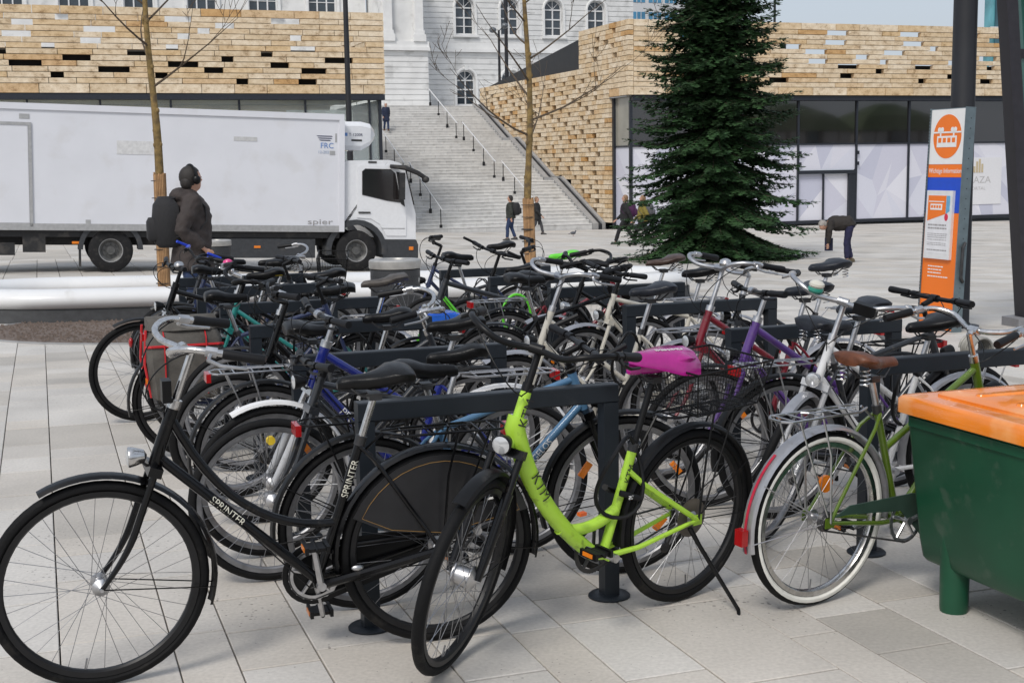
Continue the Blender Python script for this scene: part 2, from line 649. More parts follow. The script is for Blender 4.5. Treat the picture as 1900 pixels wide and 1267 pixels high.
scored = []
for t in tiles:
    p = project(G((t[0] + t[1]) / 2, (t[2] + t[3]) / 2))
    ar = -1
    if p and -60 < p[0] < 1960 and -40 < p[1] < 1340:
        ar = (t[1] - t[0]) * (t[3] - t[2]) / p[2] ** 3
    scored.append((ar, t))
scored.sort(key=lambda q: -q[0])
rest = MB()
for n_, (ar, t) in enumerate(scored):
    jz = rg.uniform(-.0012, .0012)
    if n_ < 295:
        mb = MB(); tile_geo(mb, t, jz)
        mb.build('paving_stone', PAVE, ground, smooth=False)
    else:
        tile_geo(rest, t, jz)
o = rest.build('far_paving_stones', PAVE, ground, smooth=False)
o['kind'] = 'stuff'

# ------------------------------------------------------------------ stone screens of the two shop buildings
GLASSD = mat('dark_shop_glass', (.014, .012, .012), .03, var=.5, scale=.25, spec=1.0, coat=1.0)
GLASSL = mat('pale_shop_glass', (.30, .29, .25), .12, var=.35, scale=.35, spec=.6)
GLASST = mat('teal_glass', (.03, .10, .13), .08, var=.35, scale=.3, spec=.8)
FRAME = mat('dark_window_frame', (.028, .032, .042), .4, .3, var=.15)
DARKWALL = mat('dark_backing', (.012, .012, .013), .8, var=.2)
ROOFBLK = mat('black_roof_membrane', (.012, .014, .018), .55, var=.25, scale=2)
CONCR = mat('pale_granite', (.60, .595, .58), .8, var=.10, scale=4, rnd=.09, bump=.15, dirt_or_sheen=((.36, .35, .33), 2.5, .58, .4))
CONCD = mat('grey_granite', (.30, .30, .30), .8, var=.12, scale=4, bump=.15)
BZ0, BZ1 = 4.98, 8.55
FV = 59.2


def courses():
    zs = [BZ0, BZ0 + .40]
    while zs[-1] < BZ1 - .5:
        zs.append(zs[-1] + .236)
    zs[-1] = min(zs[-1], BZ1 - .3)
    zs.append(BZ1)
    return zs


def stone_rows(L0, L1, zs, hole, rr, zcut=None):
    """list of (a0,a1,z0,z1) stones along a facade with missing ones"""
    out = []
    prev = []
    for k in range(len(zs) - 1):
        cur = []
        a = L0
        last_hole = True
        while a < L1 - .02:
            ln = rr.choice([1.1, 1.4, 1.7, 2.0, 2.3]) if hole < .7 else rr.choice([.6, .75, .9])
            e = min(L1, a + ln)
            if L1 - e < .35:
                e = L1
            edge = k == 0 or k == len(zs) - 2
            out.append((a, e, zs[k], zs[k + 1]))
            a = e
            if not edge and not last_hole and rr.random() < (hole if hole > .7 else (.9 if 3 <= k <= 10 else .5)) and a < L1 - 1.6 and a > L0 + .3:
                wd = rr.choice([.5, .8, 1.1, 1.25]) if hole < .7 else rr.choice([.42, .5, .6])
                if any(p0 < a + wd + .25 and p1 > a - .25 for p0, p1 in prev):
                    last_hole = False
                    continue
                cur.append((a, a + wd))
                a += wd
                last_hole = True
            else:
                last_hole = False
        prev = cur
    return out


def put_stones(parent, stones, conv, dep, rr, limit=300):
    """conv(a, d, z): local position for along, depth, height"""
    restb = MB(); nrest = 0
    for n_, s in enumerate(stones):
        a0, a1, z0, z1 = s
        g = .013
        j = rr.uniform(-.012, .012)
        V = []
        for z in (z0 + g, z1 - g):
            for a, d_ in ((a0 + g, j), (a1 - g, j), (a1 - g, dep), (a0 + g, dep)):
                V.append(conv(a, d_, z))
        F = [(4, 5, 6, 7), (0, 1, 5, 4), (1, 2, 6, 5), (2, 3, 7, 6), (3, 0, 4, 7), (3, 2, 1, 0)]
        if n_ < limit:
            mb = MB(); mb.add(V, F); mb.build('stone_block', TRAV, parent, smooth=False)
        else:
            restb.add(V, F); nrest += 1
    if nrest:
        o = restb.build('more_stone_blocks', TRAV, parent, smooth=False); o['kind'] = 'stuff'


def uvz(parent_loc):
    return lambda u, v, z: tuple(G(u, v, z) - parent_loc)


# left building
rr = random.Random(11)
LB = empty('shop_building', G(6, FV, -1.4), 0, 'left stone-clad building with long pale travertine blocks and glass below, behind the truck', 'building')
c0 = LB.location.copy()
LU0, LU1 = -6.0, 15.0
zs = courses()
put_stones(LB, stone_rows(LU0, LU1, zs, .68, rr), lambda a, d, z: tuple(G(a, FV + d, z) - c0), .28, rr)
side = stone_rows(FV + .3, FV + 12, zs, .22, rr)
put_stones(LB, side, lambda a, d, z: tuple(G(LU1 - d - .002, a, z) - c0), .28, rr, 40)


def slab(parent, name, m, u0, u1, v0, v1, z0, z1, base):
    mb = MB()
    V = [G(u, v, z) - base for z in (z0, z1) for u, v in ((u0, v0), (u1, v0), (u1, v1), (u0, v1))]
    mb.add(V, [(4, 5, 6, 7), (0, 1, 5, 4), (1, 2, 6, 5), (2, 3, 7, 6), (3, 0, 4, 7), (3, 2, 1, 0)])
    return mb.build(name, m, parent, smooth=False)


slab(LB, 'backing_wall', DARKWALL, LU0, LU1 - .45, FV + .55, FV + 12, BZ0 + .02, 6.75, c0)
slab(LB, 'roof', CONCD, LU0, LU1 - .5, FV + .6, FV + 12, 6.76, 6.9, c0)
slab(LB, 'lintel', FRAME, LU0, LU1 - .02, FV + .03, FV + .6, BZ0 - .26, BZ0 - .012, c0)
slab(LB, 'interior_wall', mat('warm_shop_interior', (.62, .52, .34), .7, var=.3, scale=.5), LU0, LU1 - 1.5, FV + 5, FV + 5.2, -1.5, BZ0 - .27, c0)
slab(LB, 'interior_ceiling', mat('shop_ceiling', (.6, .58, .5), .8), LU0, LU1 - .8, FV + .7, FV + 5, BZ0 - .25, BZ0 - .2, c0)
u = LU0
gl_mat = bpy.data.materials.new('shop_window_glass'); gl_mat.use_nodes = True
gb = gl_mat.node_tree.nodes['Principled BSDF']
gb.inputs['Base Color'].default_value = (.85, .9, .88, 1); gb.inputs['Transmission Weight'].default_value = .85
gb.inputs['Roughness'].default_value = .03; gb.inputs['IOR'].default_value = 1.2
while u < LU1 - .3:
    e = min(u + 2.9, LU1 - .25)
    slab(LB, 'glass_pane', gl_mat, u + .04, e - .04, FV + .30, FV + .33, -1.3, BZ0 - .27, c0)
    slab(LB, 'mullion', FRAME, e - .04, e + .04, FV + .22, FV + .42, -1.4, BZ0 - .262, c0)
    u = e
slab(LB, 'transom', FRAME, LU0, LU1 - .3, FV + .24, FV + .40, 1.55, 1.67, c0)
slab(LB, 'corner_glass', GLASST, LU1 - .3, LU1 - .24, FV + .42, FV + 9, -1.3, BZ0 - .27, c0)
slab(LB, 'corner_post', FRAME, LU1 - .29, LU1 - .15, FV + .2, FV + .42, -1.4, BZ0 - .263, c0)
# posters behind the corner pane (flat prints)
for (u0, u1, z0, z1, c) in ((10.6, 13.6, 2.6, 4.3, (.65, .66, .64)), (10.9, 12.2, 3.7, 4.25, (.02, .08, .5)), (12.0, 13.2, 2.4, 4.1, (.03, .35, .65)), (10.6, 13.8, .6, 1.4, (.75, .42, .03))):
    slab(LB, 'poster', mat('poster_%.2f_%.2f' % (u0, z0), c, .5, var=.35, scale=1.2), u0, u1, FV + .5 + .03 * z0, FV + .52 + .03 * z0, z0, z1, c0)

# right building
rr = random.Random(23)
RU0, RU1 = 26.95, 62.0
RB = empty('shop_building', G(35, FV, -1.45), 0, 'right stone-clad building with perforated travertine wall along the stairs', 'building')
c1 = RB.location.copy()
fs = stone_rows(RU0 + .29, RU1, zs, .68, rr)
fs.sort(key=lambda s: s[0])
vis = [s for s in fs if s[0] < 50]
# wall beside the stairs: shorter stones with many holes, cut off along the stair slope
RISE, RUN, NST = .1635, .40, 14
TOPV = 62.1 + 3 * NST * RUN + 2 * 1.25


def stair_z(v):
    """height of the stairs at depth v"""
    z = -1.40
    vv = 62.1
    for fl in range(3):
        if v <= vv:
            return z
        if v < vv + NST * RUN:
            return z + NST * RISE * (v - vv) / (NST * RUN)
        z += NST * RISE; vv += NST * RUN
        if fl < 2:
            if v < vv + 1.25:
                return z
            vv += 1.25
    return z


zs2 = [-1.45]
while zs2[-1] < 6.2:
    zs2.append(zs2[-1] + .236)
zs2.append(6.62)
ws = [s for s in stone_rows(61.5, TOPV + .6, zs2, .85, rr) if s[3] > stair_z(s[0]) + .25]
up = [s for s in stone_rows(FV, 65.4, [6.62 + .236 * i for i in range(8)] + [BZ1], .8, rr)]
lo2 = [s for s in stone_rows(FV, 61.5, [BZ0, BZ0 + .40] + [BZ0 + .40 + .248 * i for i in range(1, 6)], .15, rr)]
cw = lambda a, d, z: tuple(G(RU0 + d, a, z) - c1)
ordered = [('w', s) for s in sorted(ws + up + lo2, key=lambda s: s[0])]
allst = [(cw, s) for s in sorted(up + lo2 + ws, key=lambda s: s[0])] 
nobj = 0
restb = MB()
conv_f = lambda a, d, z: tuple(G(a, FV + d, z) - c1)
queue = [(conv_f, s, .28) for s in vis] + [(cw, s, .28) for (_, s) in allst] + [(conv_f, s, .28) for s in fs if s[0] >= 50]
for cv, s, dep in queue:
    a0, a1, z0, z1 = s
    g = .013
    j = rr.uniform(-.012, .012)
    V = []
    for z in (z0 + g, z1 - g):
        for a, d_ in ((a0 + g, j), (a1 - g, j), (a1 - g, dep), (a0 + g, dep)):
            V.append(cv(a, d_, z))
    F = [(4, 5, 6, 7), (0, 1, 5, 4), (1, 2, 6, 5), (2, 3, 7, 6), (3, 0, 4, 7), (3, 2, 1, 0)]
    if nobj < 298:
        mb = MB(); mb.add(V, F); mb.build('stone_block', TRAV, RB, smooth=False); nobj += 1
    else:
        restb.add(V, F)
o = restb.build('more_stone_blocks', TRAV, RB, smooth=False); o['kind'] = 'stuff'
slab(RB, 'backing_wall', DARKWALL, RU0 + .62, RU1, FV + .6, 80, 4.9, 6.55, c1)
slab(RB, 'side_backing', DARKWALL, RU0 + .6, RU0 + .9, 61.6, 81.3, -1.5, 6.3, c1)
# dark sloping roof behind the side wall
mb = MB()
V = [G(RU0 + .35, 65.42, 6.6) - c1, G(RU0 + .35, 65.42, 8.3) - c1, G(RU0 + .35, 81, 6.68) - c1, G(RU0 + .35, 81, 6.6) - c1]
V2 = [p + UX * 12 for p in V]
mb.add(V + V2, [(0, 1, 2, 3), (7, 6, 5, 4), (1, 5, 6, 2), (0, 4, 5, 1), (2, 6, 7, 3)])
mb.build('sloping_roof', ROOFBLK, RB, smooth=False)
# glazed ground floor
GF = FV + .35
zt, zm, zb = BZ0 - .03, 2.55, -1.38
slab(RB, 'lintel', FRAME, RU0 + .3, RU1, FV + .1, FV + .62, zt - .22, zt + .005, c1)
FILM = [mat('film_grey_%d' % i, c, .35, var=.02, spec=.4) for i, c in enumerate(((.66, .66, .73), (.58, .58, .67), (.71, .71, .77), (.52, .53, .63), (.63, .64, .72)))]


def film_panel(u0, u1, z0, z1, v0, name='film_panel', vertical_u=None):
    rp = random.Random(int(u0 * 100))
    nx, nz = max(1, int(round((u1 - u0) / 1.2))), max(1, int(round((z1 - z0) / 1.1)))
    P = {}
    for i in range(nx + 1):
        for k_ in range(nz + 1):
            du = 0 if i in (0, nx) else rp.uniform(-.45, .45) * (u1 - u0) / nx
            dk = 0 if k_ in (0, nz) else rp.uniform(-.45, .45) * (z1 - z0) / nz
            P[i, k_] = (u0 + (u1 - u0) * i / nx + du, z0 + (z1 - z0) * k_ / nz + dk)
    mb = MB()
    def W_(p, back=0):
        return (G(p[0], v0 + back, p[1]) - c1) if vertical_u is None else (G(vertical_u + back, p[0], p[1]) - c1)
    for i in range(nx):
        for k_ in range(nz):
            q = [P[i, k_], P[i + 1, k_], P[i + 1, k_ + 1], P[i, k_ + 1]]
            tri = ((0, 1, 2), (0, 2, 3)) if rp.random() < .5 else ((0, 1, 3), (1, 2, 3))
            for t in tri:
                mb.add([W_(q[a]) for a in t], [(0, 1, 2)], rp.randrange(5))
    c = [(u0, z0), (u1, z0), (u1, z1), (u0, z1)]
    mb.add([W_(p, .03) for p in c], [(0, 1, 2, 3)], 0)
    return mb.build(name, FILM, RB, smooth=False)


u = RU0 + .35
first = True
bays = []
# bay edges read off the photograph
edges = [27.3, 31.9, 36.55, 40.0, 43.2, 46.7, 50.4, 54.1, 57.8, 61.5]
for a, e in zip(edges, edges[1:]):
    slab(RB, 'window_pane', GLASSD, a + .05, e - .05, GF + .05, GF + .09, zm + .04, zt - .22, c1)
    slab(RB, 'mullion', FRAME, e - .05, e + .05, GF - .03, GF + .12, zb, zt - .221, c1)
    if abs(a - 36.55) < .01:      # the door bay
        film_panel(a + .05, e - .05, 1.25, zm - .04, GF + .055)
        slab(RB, 'door_head', FRAME, a + .02, e - .05, GF - .06, GF + .2, 1.03, 1.22, c1)
        mid_ = (a + e - .35) / 2
        for q0, q1 in ((a + .08, mid_ - .03), (mid_ + .03, e - .42)):
            film_panel(q0, q1, zb + .06, 1.02, GF + .14, 'door_leaf')
        slab(RB, 'door_post', FRAME, mid_ - .03, mid_ + .03, GF + .02, GF + .2, zb, 1.028, c1)
        slab(RB, 'door_jamb', FRAME, e - .42, e - .052, GF - .02, GF + .2, zb, 1.029, c1)
        for z in (1.55, 2.1):
            for q in (a + .09, e + .07):
                slab(RB, 'hinge', FRAME, q - .06, q + .06, GF - .09, GF - .032, z - .09, z + .09, c1)
    else:
        film_panel(a + .05, e - .05, zb + .06, zm - .04, GF + .055)
slab(RB, 'transom', FRAME, 27.3, RU1, GF - .02, GF + .11, zm - .04, zm + .04, c1)
slab(RB, 'sill', FRAME, 27.3, RU1, GF - .02, GF + .11, zb - .1, zb + .06, c1)
# glazed return at the corner
slab(RB, 'corner_post', FRAME, 27.18, 27.32, GF - .02, GF + .12, zb, zt - .222, c1)
slab(RB, 'window_pane', GLASSL, 27.22, 27.26, GF + .14, 61.35, zm + .04, zt - .02, c1)
film_panel(GF + .14, 61.35, zb + .06, zm - .04, 0, vertical_u=27.22)
slab(RB, 'transom', FRAME, 27.17, 27.28, GF + .13, 61.3, zm - .04, zm + .04, c1)
slab(RB, 'corner_frame', FRAME, 27.10, 27.4, 61.3, 61.49, zb, zt, c1)
slab(RB, 'soffit', CONCD, RU0 + .02, RU0 + .5, FV + .3, 61.6, BZ0 - .06, BZ0 - .012, c1)
# white notice with lettering on the film
slab(RB, 'notice', mat('notice_white', (.72, .72, .74), .5, var=.03), 46.3, 49.2, GF + .02, GF + .05, -.75, 1.75, c1)
GOLD = mat('gold_print', (.52, .43, .28), .5)
GREYP = mat('grey_print', (.30, .29, .29), .5)
FAINT = mat('faint_print', (.48, .47, .47), .5)
pl = G(47.65, GF + .015, .55) - c1
lettering('PLAZA', .52, pl, UX, (0, 0, 1), FAINT, RB, .002, sx=1.1)
lettering('PORTAL', .24, G(47.65, GF + .015, .10) - c1, UX, (0, 0, 1), FAINT, RB, .002, sx=1.2)
for i in range(4):
    slab(RB, 'emblem_bar', GOLD, 47.35 + i * .17, 47.47 + i * .17, GF + .004, GF + .018, .95, 1.15 + .13 * [1, 3, 4, 2][i], c1)

# market tents across the square, to the right of the view: they show as reflections in the shop glass
TENTG = mat('green_tent_roof', (.10, .15, .06), .7, var=.15, scale=2)
TENTW = mat('tent_wall', (.60, .58, .55), .8, var=.1, scale=2)
for n_, (uu, vv) in enumerate(((56.0, 26.0), (65.5, 25.5))):
    tn = empty('market_tent', G(uu, vv, -.9), TH, 'green-roofed market tent mirrored in the %s part of the dark shop window band' % ('left', 'right')[n_], 'tent')
    MB().loft([[(x * 4.4, y * 3.2, 4.9) for x, y in ((-1, -1), (1, -1), (1, 1), (-1, 1))], [(x * 3.0, y * 2.2, 6.1) for x, y in ((-1, -1), (1, -1), (1, 1), (-1, 1))], [(x * .6, y * .5, 7.1) for x, y in ((-1, -1), (1, -1), (1, 1), (-1, 1))]]).build('roof', TENTG, tn, smooth=False)
    for sx in range(6):
        MB().span((-4.2 + sx * 1.45, -3.0, 0), (-4.2 + sx * 1.45 + (1.0 if sx % 2 else 1.3), 3.0, 4.85)).build('wall_panel', TENTW if (sx + n_) % 3 else GLASST, tn, smooth=False)
# ------------------------------------------------------------------ stairs
SU0, SU1 = 15.05, 26.25
ST_ = empty('outdoor_staircase', G(20.6, 62.1, -1.4), 0, 'broad pale granite staircase rising between the two stone-clad buildings', 'staircase')
cs = ST_.location.copy()
z = -1.40; v = 62.1
rs = random.Random(5)
step_i = 0
NOSE = mat('step_shadow_joint', (.16, .16, .16), .9)
for fl in range(3):
    for s in range(NST):
        depth = RUN if s < NST - 1 or fl == 2 else RUN + 1.25
        if fl == 2 and s == NST - 1:
            depth = 7
        uu = SU0
        while uu < SU1 - .05:
            e = min(SU1, uu + rs.choice([1.2, 1.6, 2.0]))
            if SU1 - e < .5:
                e = SU1
            mb = MB()
            V = []
            for zz in (z - .2, z + RISE - .014):
                for a, b_ in ((uu + .004, v + .012), (e - .004, v + .012), (e - .004, v + depth + .1), (uu + .004, v + depth + .1)):
                    V.append(G(a, b_, zz) - cs)
            for a, b_ in ((uu + .004, v - .012), (e - .004, v - .012), (e - .004, v + depth), (uu + .004, v + depth)):
                V.append(G(a, b_, z + RISE - .05) - cs)
            for a, b_ in ((uu + .004, v - .012), (e - .004, v - .012), (e - .004, v + depth), (uu + .004, v + depth)):
                V.append(G(a, b_, z + RISE) - cs)
            mb.add(V, [(0, 1, 5, 4), (1, 2, 6, 5), (3, 0, 4, 7), (8, 9, 13, 12), (9, 10, 14, 13), (10, 11, 15, 14), (11, 8, 12, 15), (12, 13, 14, 15), (8, 11, 10, 9)])
            mb.build('step_stone', CONCR, ST_, smooth=False)
            uu = e
        v += depth if not (fl == 2 and s == NST - 1) else 0
        z += RISE
ZTOP = z
# sloping granite edge beside the right wall with its dark channel
for fl in range(3):
    va = 62.1 + fl * (NST * RUN + 1.25); vb = va + NST * RUN
    za = -1.40 + fl * NST * RISE; zb_ = za + NST * RISE
    for nm, m, u0, u1, h0, h1 in (('sloping_edge', CONCD, SU1 + .006, SU1 + .30, -.5, .16), ('drain_channel', ROOFBLK, SU1 + .305, SU1 + .50, -.5, .10), ('sloping_edge', CONCD, SU1 + .505, SU1 + .69, -.5, .20)):
        mb = MB()
        pts = [(va - .1, za), (vb, zb_)] + ([(vb + 1.25, zb_)] if fl < 2 else [])
        V = []
        for (vv, zz) in pts:
            for u_ in (u0, u1):
                V += [G(u_, vv, zz + h0) - cs, G(u_, vv, zz + h1) - cs]
        F = []
        for q in range(len(pts) - 1):
            o_ = q * 4
            F += [(o_ + 1, o_ + 3, o_ + 7, o_ + 5), (o_, o_ + 1, o_ + 5, o_ + 4), (o_ + 2, o_ + 6, o_ + 7, o_ + 3)]
        F.append((0, 2, 3, 1))
        mb.add(V, F)
        mb.build(nm, m, ST_, smooth=False)
terr = MB()
V = [G(u, v_, ZTOP - .012) for u, v_ in ((-30, 81.6), (70, 81.6), (70, 130), (-30, 130))]
terr.add(V, [(0, 1, 2, 3)])
structure(terr.build('upper_terrace', CONCR, smooth=False))
RAILW = mat('white_rail', (.68, .68, .68), .35, .2, var=.05)
POSTB = mat('black_post', (.014, .014, .016), .4, .3, var=.1)


def handrail(u_, flights, label):
    hr = empty('handrail', G(u_, 62.1, -1.4), 0, label, 'handrail', 'handrails on the staircase')
    b0 = hr.location.copy()
    for fl in flights:
        va = 62.1 + fl * (NST * RUN + 1.25); vb = va + NST * RUN
        za = -1.40 + fl * NST * RISE + .1; zb_ = za + NST * RISE
        MB().tube([G(u_, va - .15, za + .92) - b0, G(u_, vb + .1, zb_ + .95) - b0], .035, 8).build('rail', RAILW, hr)
        for t in (.02, .34, .66, .98):
            p = G(u_, va + (vb - va) * t, za + (zb_ - za) * t)
            MB().tube([p - b0, p + Vector((0, 0, .93)) - b0], .024, 8).build('baluster', POSTB, hr)
            MB().box(tuple(p - b0 + Vector((0, 0, .03))), (.14, .14, .28)).build('post_foot', POSTB, hr)


handrail(18.35, (0, 1, 2), 'left handrail with white rail and black posts, rising from beside the truck cab')
handrail(23.45, (0, 1, 2), 'middle handrail with white rail and black posts, behind the right bare tree')

# ------------------------------------------------------------------ historic building and others behind
STUC = mat('white_stucco', (.71, .71, .70), .85, var=.08, scale=1.2, bump=.15, dirt_or_sheen=((.38, .38, .37), 1.1, .55, .5))
STUC2 = mat('pale_stucco_trim', (.75, .75, .74), .8, var=.06, scale=2)
WFRAME = mat('white_window_frame', (.70, .70, .70), .5, var=.04)
WGLASS = mat('old_window_glass', (.045, .06, .075), .08, var=.5, scale=.5, spec=.8)
HB = empty('historic_building', G(20, 90, ZTOP), 0, 'white stuccoed historic building with arched windows at the top of the stairs', 'building')
ch = HB.location.copy()


def ashlar(mb, u0, u1, z0, z1, v0, course=.36, dep=.5, rust=True):
    """masonry block with recessed horizontal joints"""
    def bx(a, b_, c, d_, e, f):
        V = [G(u, v, z) - ch for z in (e, f) for u, v in ((a, c), (b_, c), (b_, d_), (a, d_))]
        mb.add(V, [(4, 5, 6, 7), (0, 1, 5, 4), (1, 2, 6, 5), (2, 3, 7, 6), (3, 0, 4, 7), (3, 2, 1, 0)])
    bx(u0, u1, v0 + .05, v0 + dep, z0, z1)
    if rust:
        n_ = max(1, int(round((z1 - z0) / course)))
        for i in range(n_):
            a = z0 + (z1 - z0) * i / n_; b_ = z0 + (z1 - z0) * (i + 1) / n_
            bx(u0 + .01, u1 - .01, v0, v0 + .06, a + .025, b_ - .025)


def arch_window(uc, w, zb_, zt_, v0, arched=True, mull=2):
    wd = empty('window', G(uc, v0, zb_) - ch, TH); wd.parent = HB
    r_ = w / 2
    zs_ = zt_ - zb_ - r_ if arched else zt_ - zb_
    outl = [(-r_, 0), (r_, 0)]
    if arched:
        outl += [(r_ * math.cos(R(a)), zs_ + r_ * math.sin(R(a))) for a in range(0, 181, 15)]
    else:
        outl += [(r_, zs_), (-r_, zs_)]
    MB().prism(outl, .30, .34).build('pane', WGLASS, wd, smooth=False)
    f = MB()
    t = .09
    f.box((-r_ + t / 2, .27, zs_ / 2), (t, .08, zs_)); f.box((r_ - t / 2, .27, zs_ / 2), (t, .08, zs_))
    f.box((0, .27, .05), (w - .2, .08, .1))
    for q in range(1, mull):
        f.box((-r_ + w * q / mull, .265, zs_ / 2), (.09, .09, zs_ - .01))
    f.box((0, .262, zs_ * .62), (w - .02, .085, .09)); f.box((0, .262, zs_ - .04), (w - .02, .086, .09))
    f.box((0, .264, zs_ * .31), (w - .02, .06, .05))
    if arched:
        f.tube([((r_ - .04) * math.cos(R(a)), .27, zs_ + (r_ - .04) * math.sin(R(a))) for a in range(0, 181, 15)], .055, 6)
        for a in (45, 90, 135):
            f.tube([(0, .27, zs_), ((r_ - .05) * math.cos(R(a)), .27, zs_ + (r_ - .05) * math.sin(R(a)))], .03, 5)
    f.build('frame', WFRAME, wd, smooth=False)
    s = MB()
    if arched:
        s.tube([((r_ + .10) * math.cos(R(a)), -.02, zs_ + (r_ + .10) * math.sin(R(a))) for a in range(0, 181, 12)], .09, 6)
        s.box((0, -.04, zs_ + r_ + .16), (.24, .16, .36))
    s.box((-r_ - .10, -.02, zs_ / 2), (.17, .12, zs_)); s.box((r_ + .10, -.02, zs_ / 2), (.17, .12, zs_))
    s.box((0, -.06, -.09), (w + .5, .26, .16))
    s.build('surround', STUC2, wd, smooth=False)


def wall_band(mb, u0, u1, z0, z1, wins, w, zb_, zt_, v0, arched=True, rust=True):
    ashlar(mb, u0, u1, z0, zb_, v0, rust=rust)
    ashlar(mb, u0, u1, zt_, z1, v0, rust=rust)
    a = u0
    for c in wins + [None]:
        e = u1 if c is None else c - w / 2
        if e - a > .05:
            ashlar(mb, a, e, zb_, zt_, v0, rust=rust)
        if c is not None:
            a = c + w / 2
            if arched:
                r_ = w / 2
                for sg in (-1, 1):
                    pts = [(sg * r_, -r_), (sg * r_, 0)] + [(r_ * math.cos(R(90 - sg * q)), -r_ + r_ * math.sin(R(90 - sg * q))) for q in range(0, 91, 15)]
                    V = [G(c + p[0], v0 + d_, zt_ + p[1]) - ch for d_ in (.004, .45) for p in pts]
                    n_ = len(pts)
                    mb.add(V, [tuple(range(n_)), tuple(range(2 * n_ - 1, n_ - 1, -1))] + [((i + 1) % n_, i, n_ + i, n_ + (i + 1) % n_) for i in range(n_)])


HV = 90.0
wall = MB()
W1 = [28.6 + 3.3 * i for i in range(0, 4)]
wall_band(wall, 24.9, 41.4, ZTOP - .1, 9.55, W1, 1.35, ZTOP + .45, 8.35, HV)
wall_band(wall, 24.9, 41.4, 10.2, 15.2, W1, 1.35, 10.75, 13.3, HV)
# left wing above the shop roof
W2 = [-9 + 3.95 * i for i in range(8)]
wall_band(wall, -14, 21.6, ZTOP - .1, 15.2, W2, 1.9, 11.85, 14.6, HV, arched=False, rust=False)
wall.build('wall', STUC, HB, smooth=False)
for c in W1:
    arch_window(c, 1.35, ZTOP + .45, 8.35, HV); arch_window(c, 1.35, 10.75, 13.3, HV)
for c in W2:
    arch_window(c, 1.9, 11.85, 14.6, HV, arched=False, mull=3)
# pavilion with pilasters
pv = MB()
ashlar(pv, 21.6, 24.9, ZTOP - .1, 9.3, HV - 3.5, dep=4.2)
ashlar(pv, 21.8, 24.7, 9.9, 15.2, HV - 3.3, dep=4.0, rust=False)
pv.build('pavilion', STUC, HB, smooth=False)
for uu in (22.2, 24.3):
    mb = MB()
    for a, b_, e, f, d_ in ((-.42, .42, 9.9, 10.35, .42), (-.34, .34, 10.35, 10.6, .36), (-.28, .28, 10.6, 15.2, .28)):
        V = [G(uu + q, vv, z) - ch for z in (e, f) for q, vv in ((a, HV - 3.3 - d_), (b_, HV - 3.3 - d_), (b_, HV - 3.2), (a, HV - 3.2))]
        mb.add(V, [(4, 5, 6, 7), (0, 1, 5, 4), (1, 2, 6, 5), (2, 3, 7, 6), (3, 0, 4, 7), (3, 2, 1, 0)])
    mb.build('pilaster', STUC2, HB, smooth=False)


def hslab(name, m, u0, u1, v0, v1, z0, z1):
    mb = MB()
    V = [G(u, v, z) - ch for z in (z0, z1) for u, v in ((u0, v0), (u1, v0), (u1, v1), (u0, v1))]
    mb.add(V, [(4, 5, 6, 7), (0, 1, 5, 4), (1, 2, 6, 5), (2, 3, 7, 6), (3, 0, 4, 7), (3, 2, 1, 0)])
    return mb.build(name, m, HB, smooth=False)


hslab('cornice', STUC2, 21.5, 25.0, HV - 3.75, HV - .2, 9.3, 9.52)
hslab('cornice', STUC2, 21.55, 24.95, HV - 3.6, HV - .2, 9.52, 9.9)
hslab('string_course', STUC2, 25.0, 41.45, HV - .22, HV + .3, 9.55, 9.78)
hslab('string_course', STUC2, 25.0, 41.42, HV - .12, HV + .3, 9.78, 10.2)
hslab('main_cornice', STUC2, -14, 41.9, HV - .6, HV + .4, 15.2, 15.8)
hslab('roof', CONCD, -14, 41.4, HV + .4, HV + 14, 15.3, 15.9)
hslab('attic_wall', STUC, 40.9, 41.39, HV + .51, HV + 14, ZTOP, 15.29)

OB = empty('office_building', G(105, 215, 4), 0, 'white modern block with rows of blue windows behind the spruce', 'building')
co_ = OB.location.copy()


def oslab(name, m, u0, u1, v0, v1, z0, z1, base, par):
    mb = MB()
    V = [G(u, v, z) - base for z in (z0, z1) for u, v in ((u0, v0), (u1, v0), (u1, v1), (u0, v1))]
    mb.add(V, [(4, 5, 6, 7), (0, 1, 5, 4), (1, 2, 6, 5), (2, 3, 7, 6), (3, 0, 4, 7), (3, 2, 1, 0)])
    return mb.build(name, m, par, smooth=False)


OW = mat('white_render', (.62, .63, .64), .8, var=.05)
BLUEW = mat('blue_office_glass', (.05, .22, .38), .12, var=.3, scale=.6, spec=.8)
oslab('wall', OW, 95, 111.5, 215, 235, -2, 40, co_, OB)
for zz in (16.9, 20.0, 23.1, 26.2, 29.3, 32.4):
    for i in range(5):
        u0 = 95.6 + i * 3.1
        oslab('window', BLUEW, u0, u0 + 2.4, 214.94, 215.1, zz, zz + 1.5, co_, OB)
        for q in (.8, 1.6):
            oslab('mullion', WFRAME, u0 + q - .04, u0 + q + .04, 214.85, 214.935, zz, zz + 1.5, co_, OB)

TB = empty('glass_building', G(95, 110, 0), 0, 'teal glazed office front showing beside the large round pole', 'building')
ct = TB.location.copy()
oslab('glass_wall', mat('pale_teal_glass', (.10, .30, .34), .12, var=.5, scale=.35, spec=.8), 89.0, 112, 110, 111, -2, 26, ct, TB)
for zz in (3.4, 7.0, 10.6, 14.2, 17.8):
    oslab('spandrel', WFRAME, 88.9, 112, 109.8, 109.98, zz, zz + .25, ct, TB)
for i in range(8):
    oslab('fin', FRAME if i % 2 else GLASST, 89.4 + i * 1.6, 89.4 + i * 1.6 + .5, 109.85, 109.97, -1, 25.9, ct, TB)

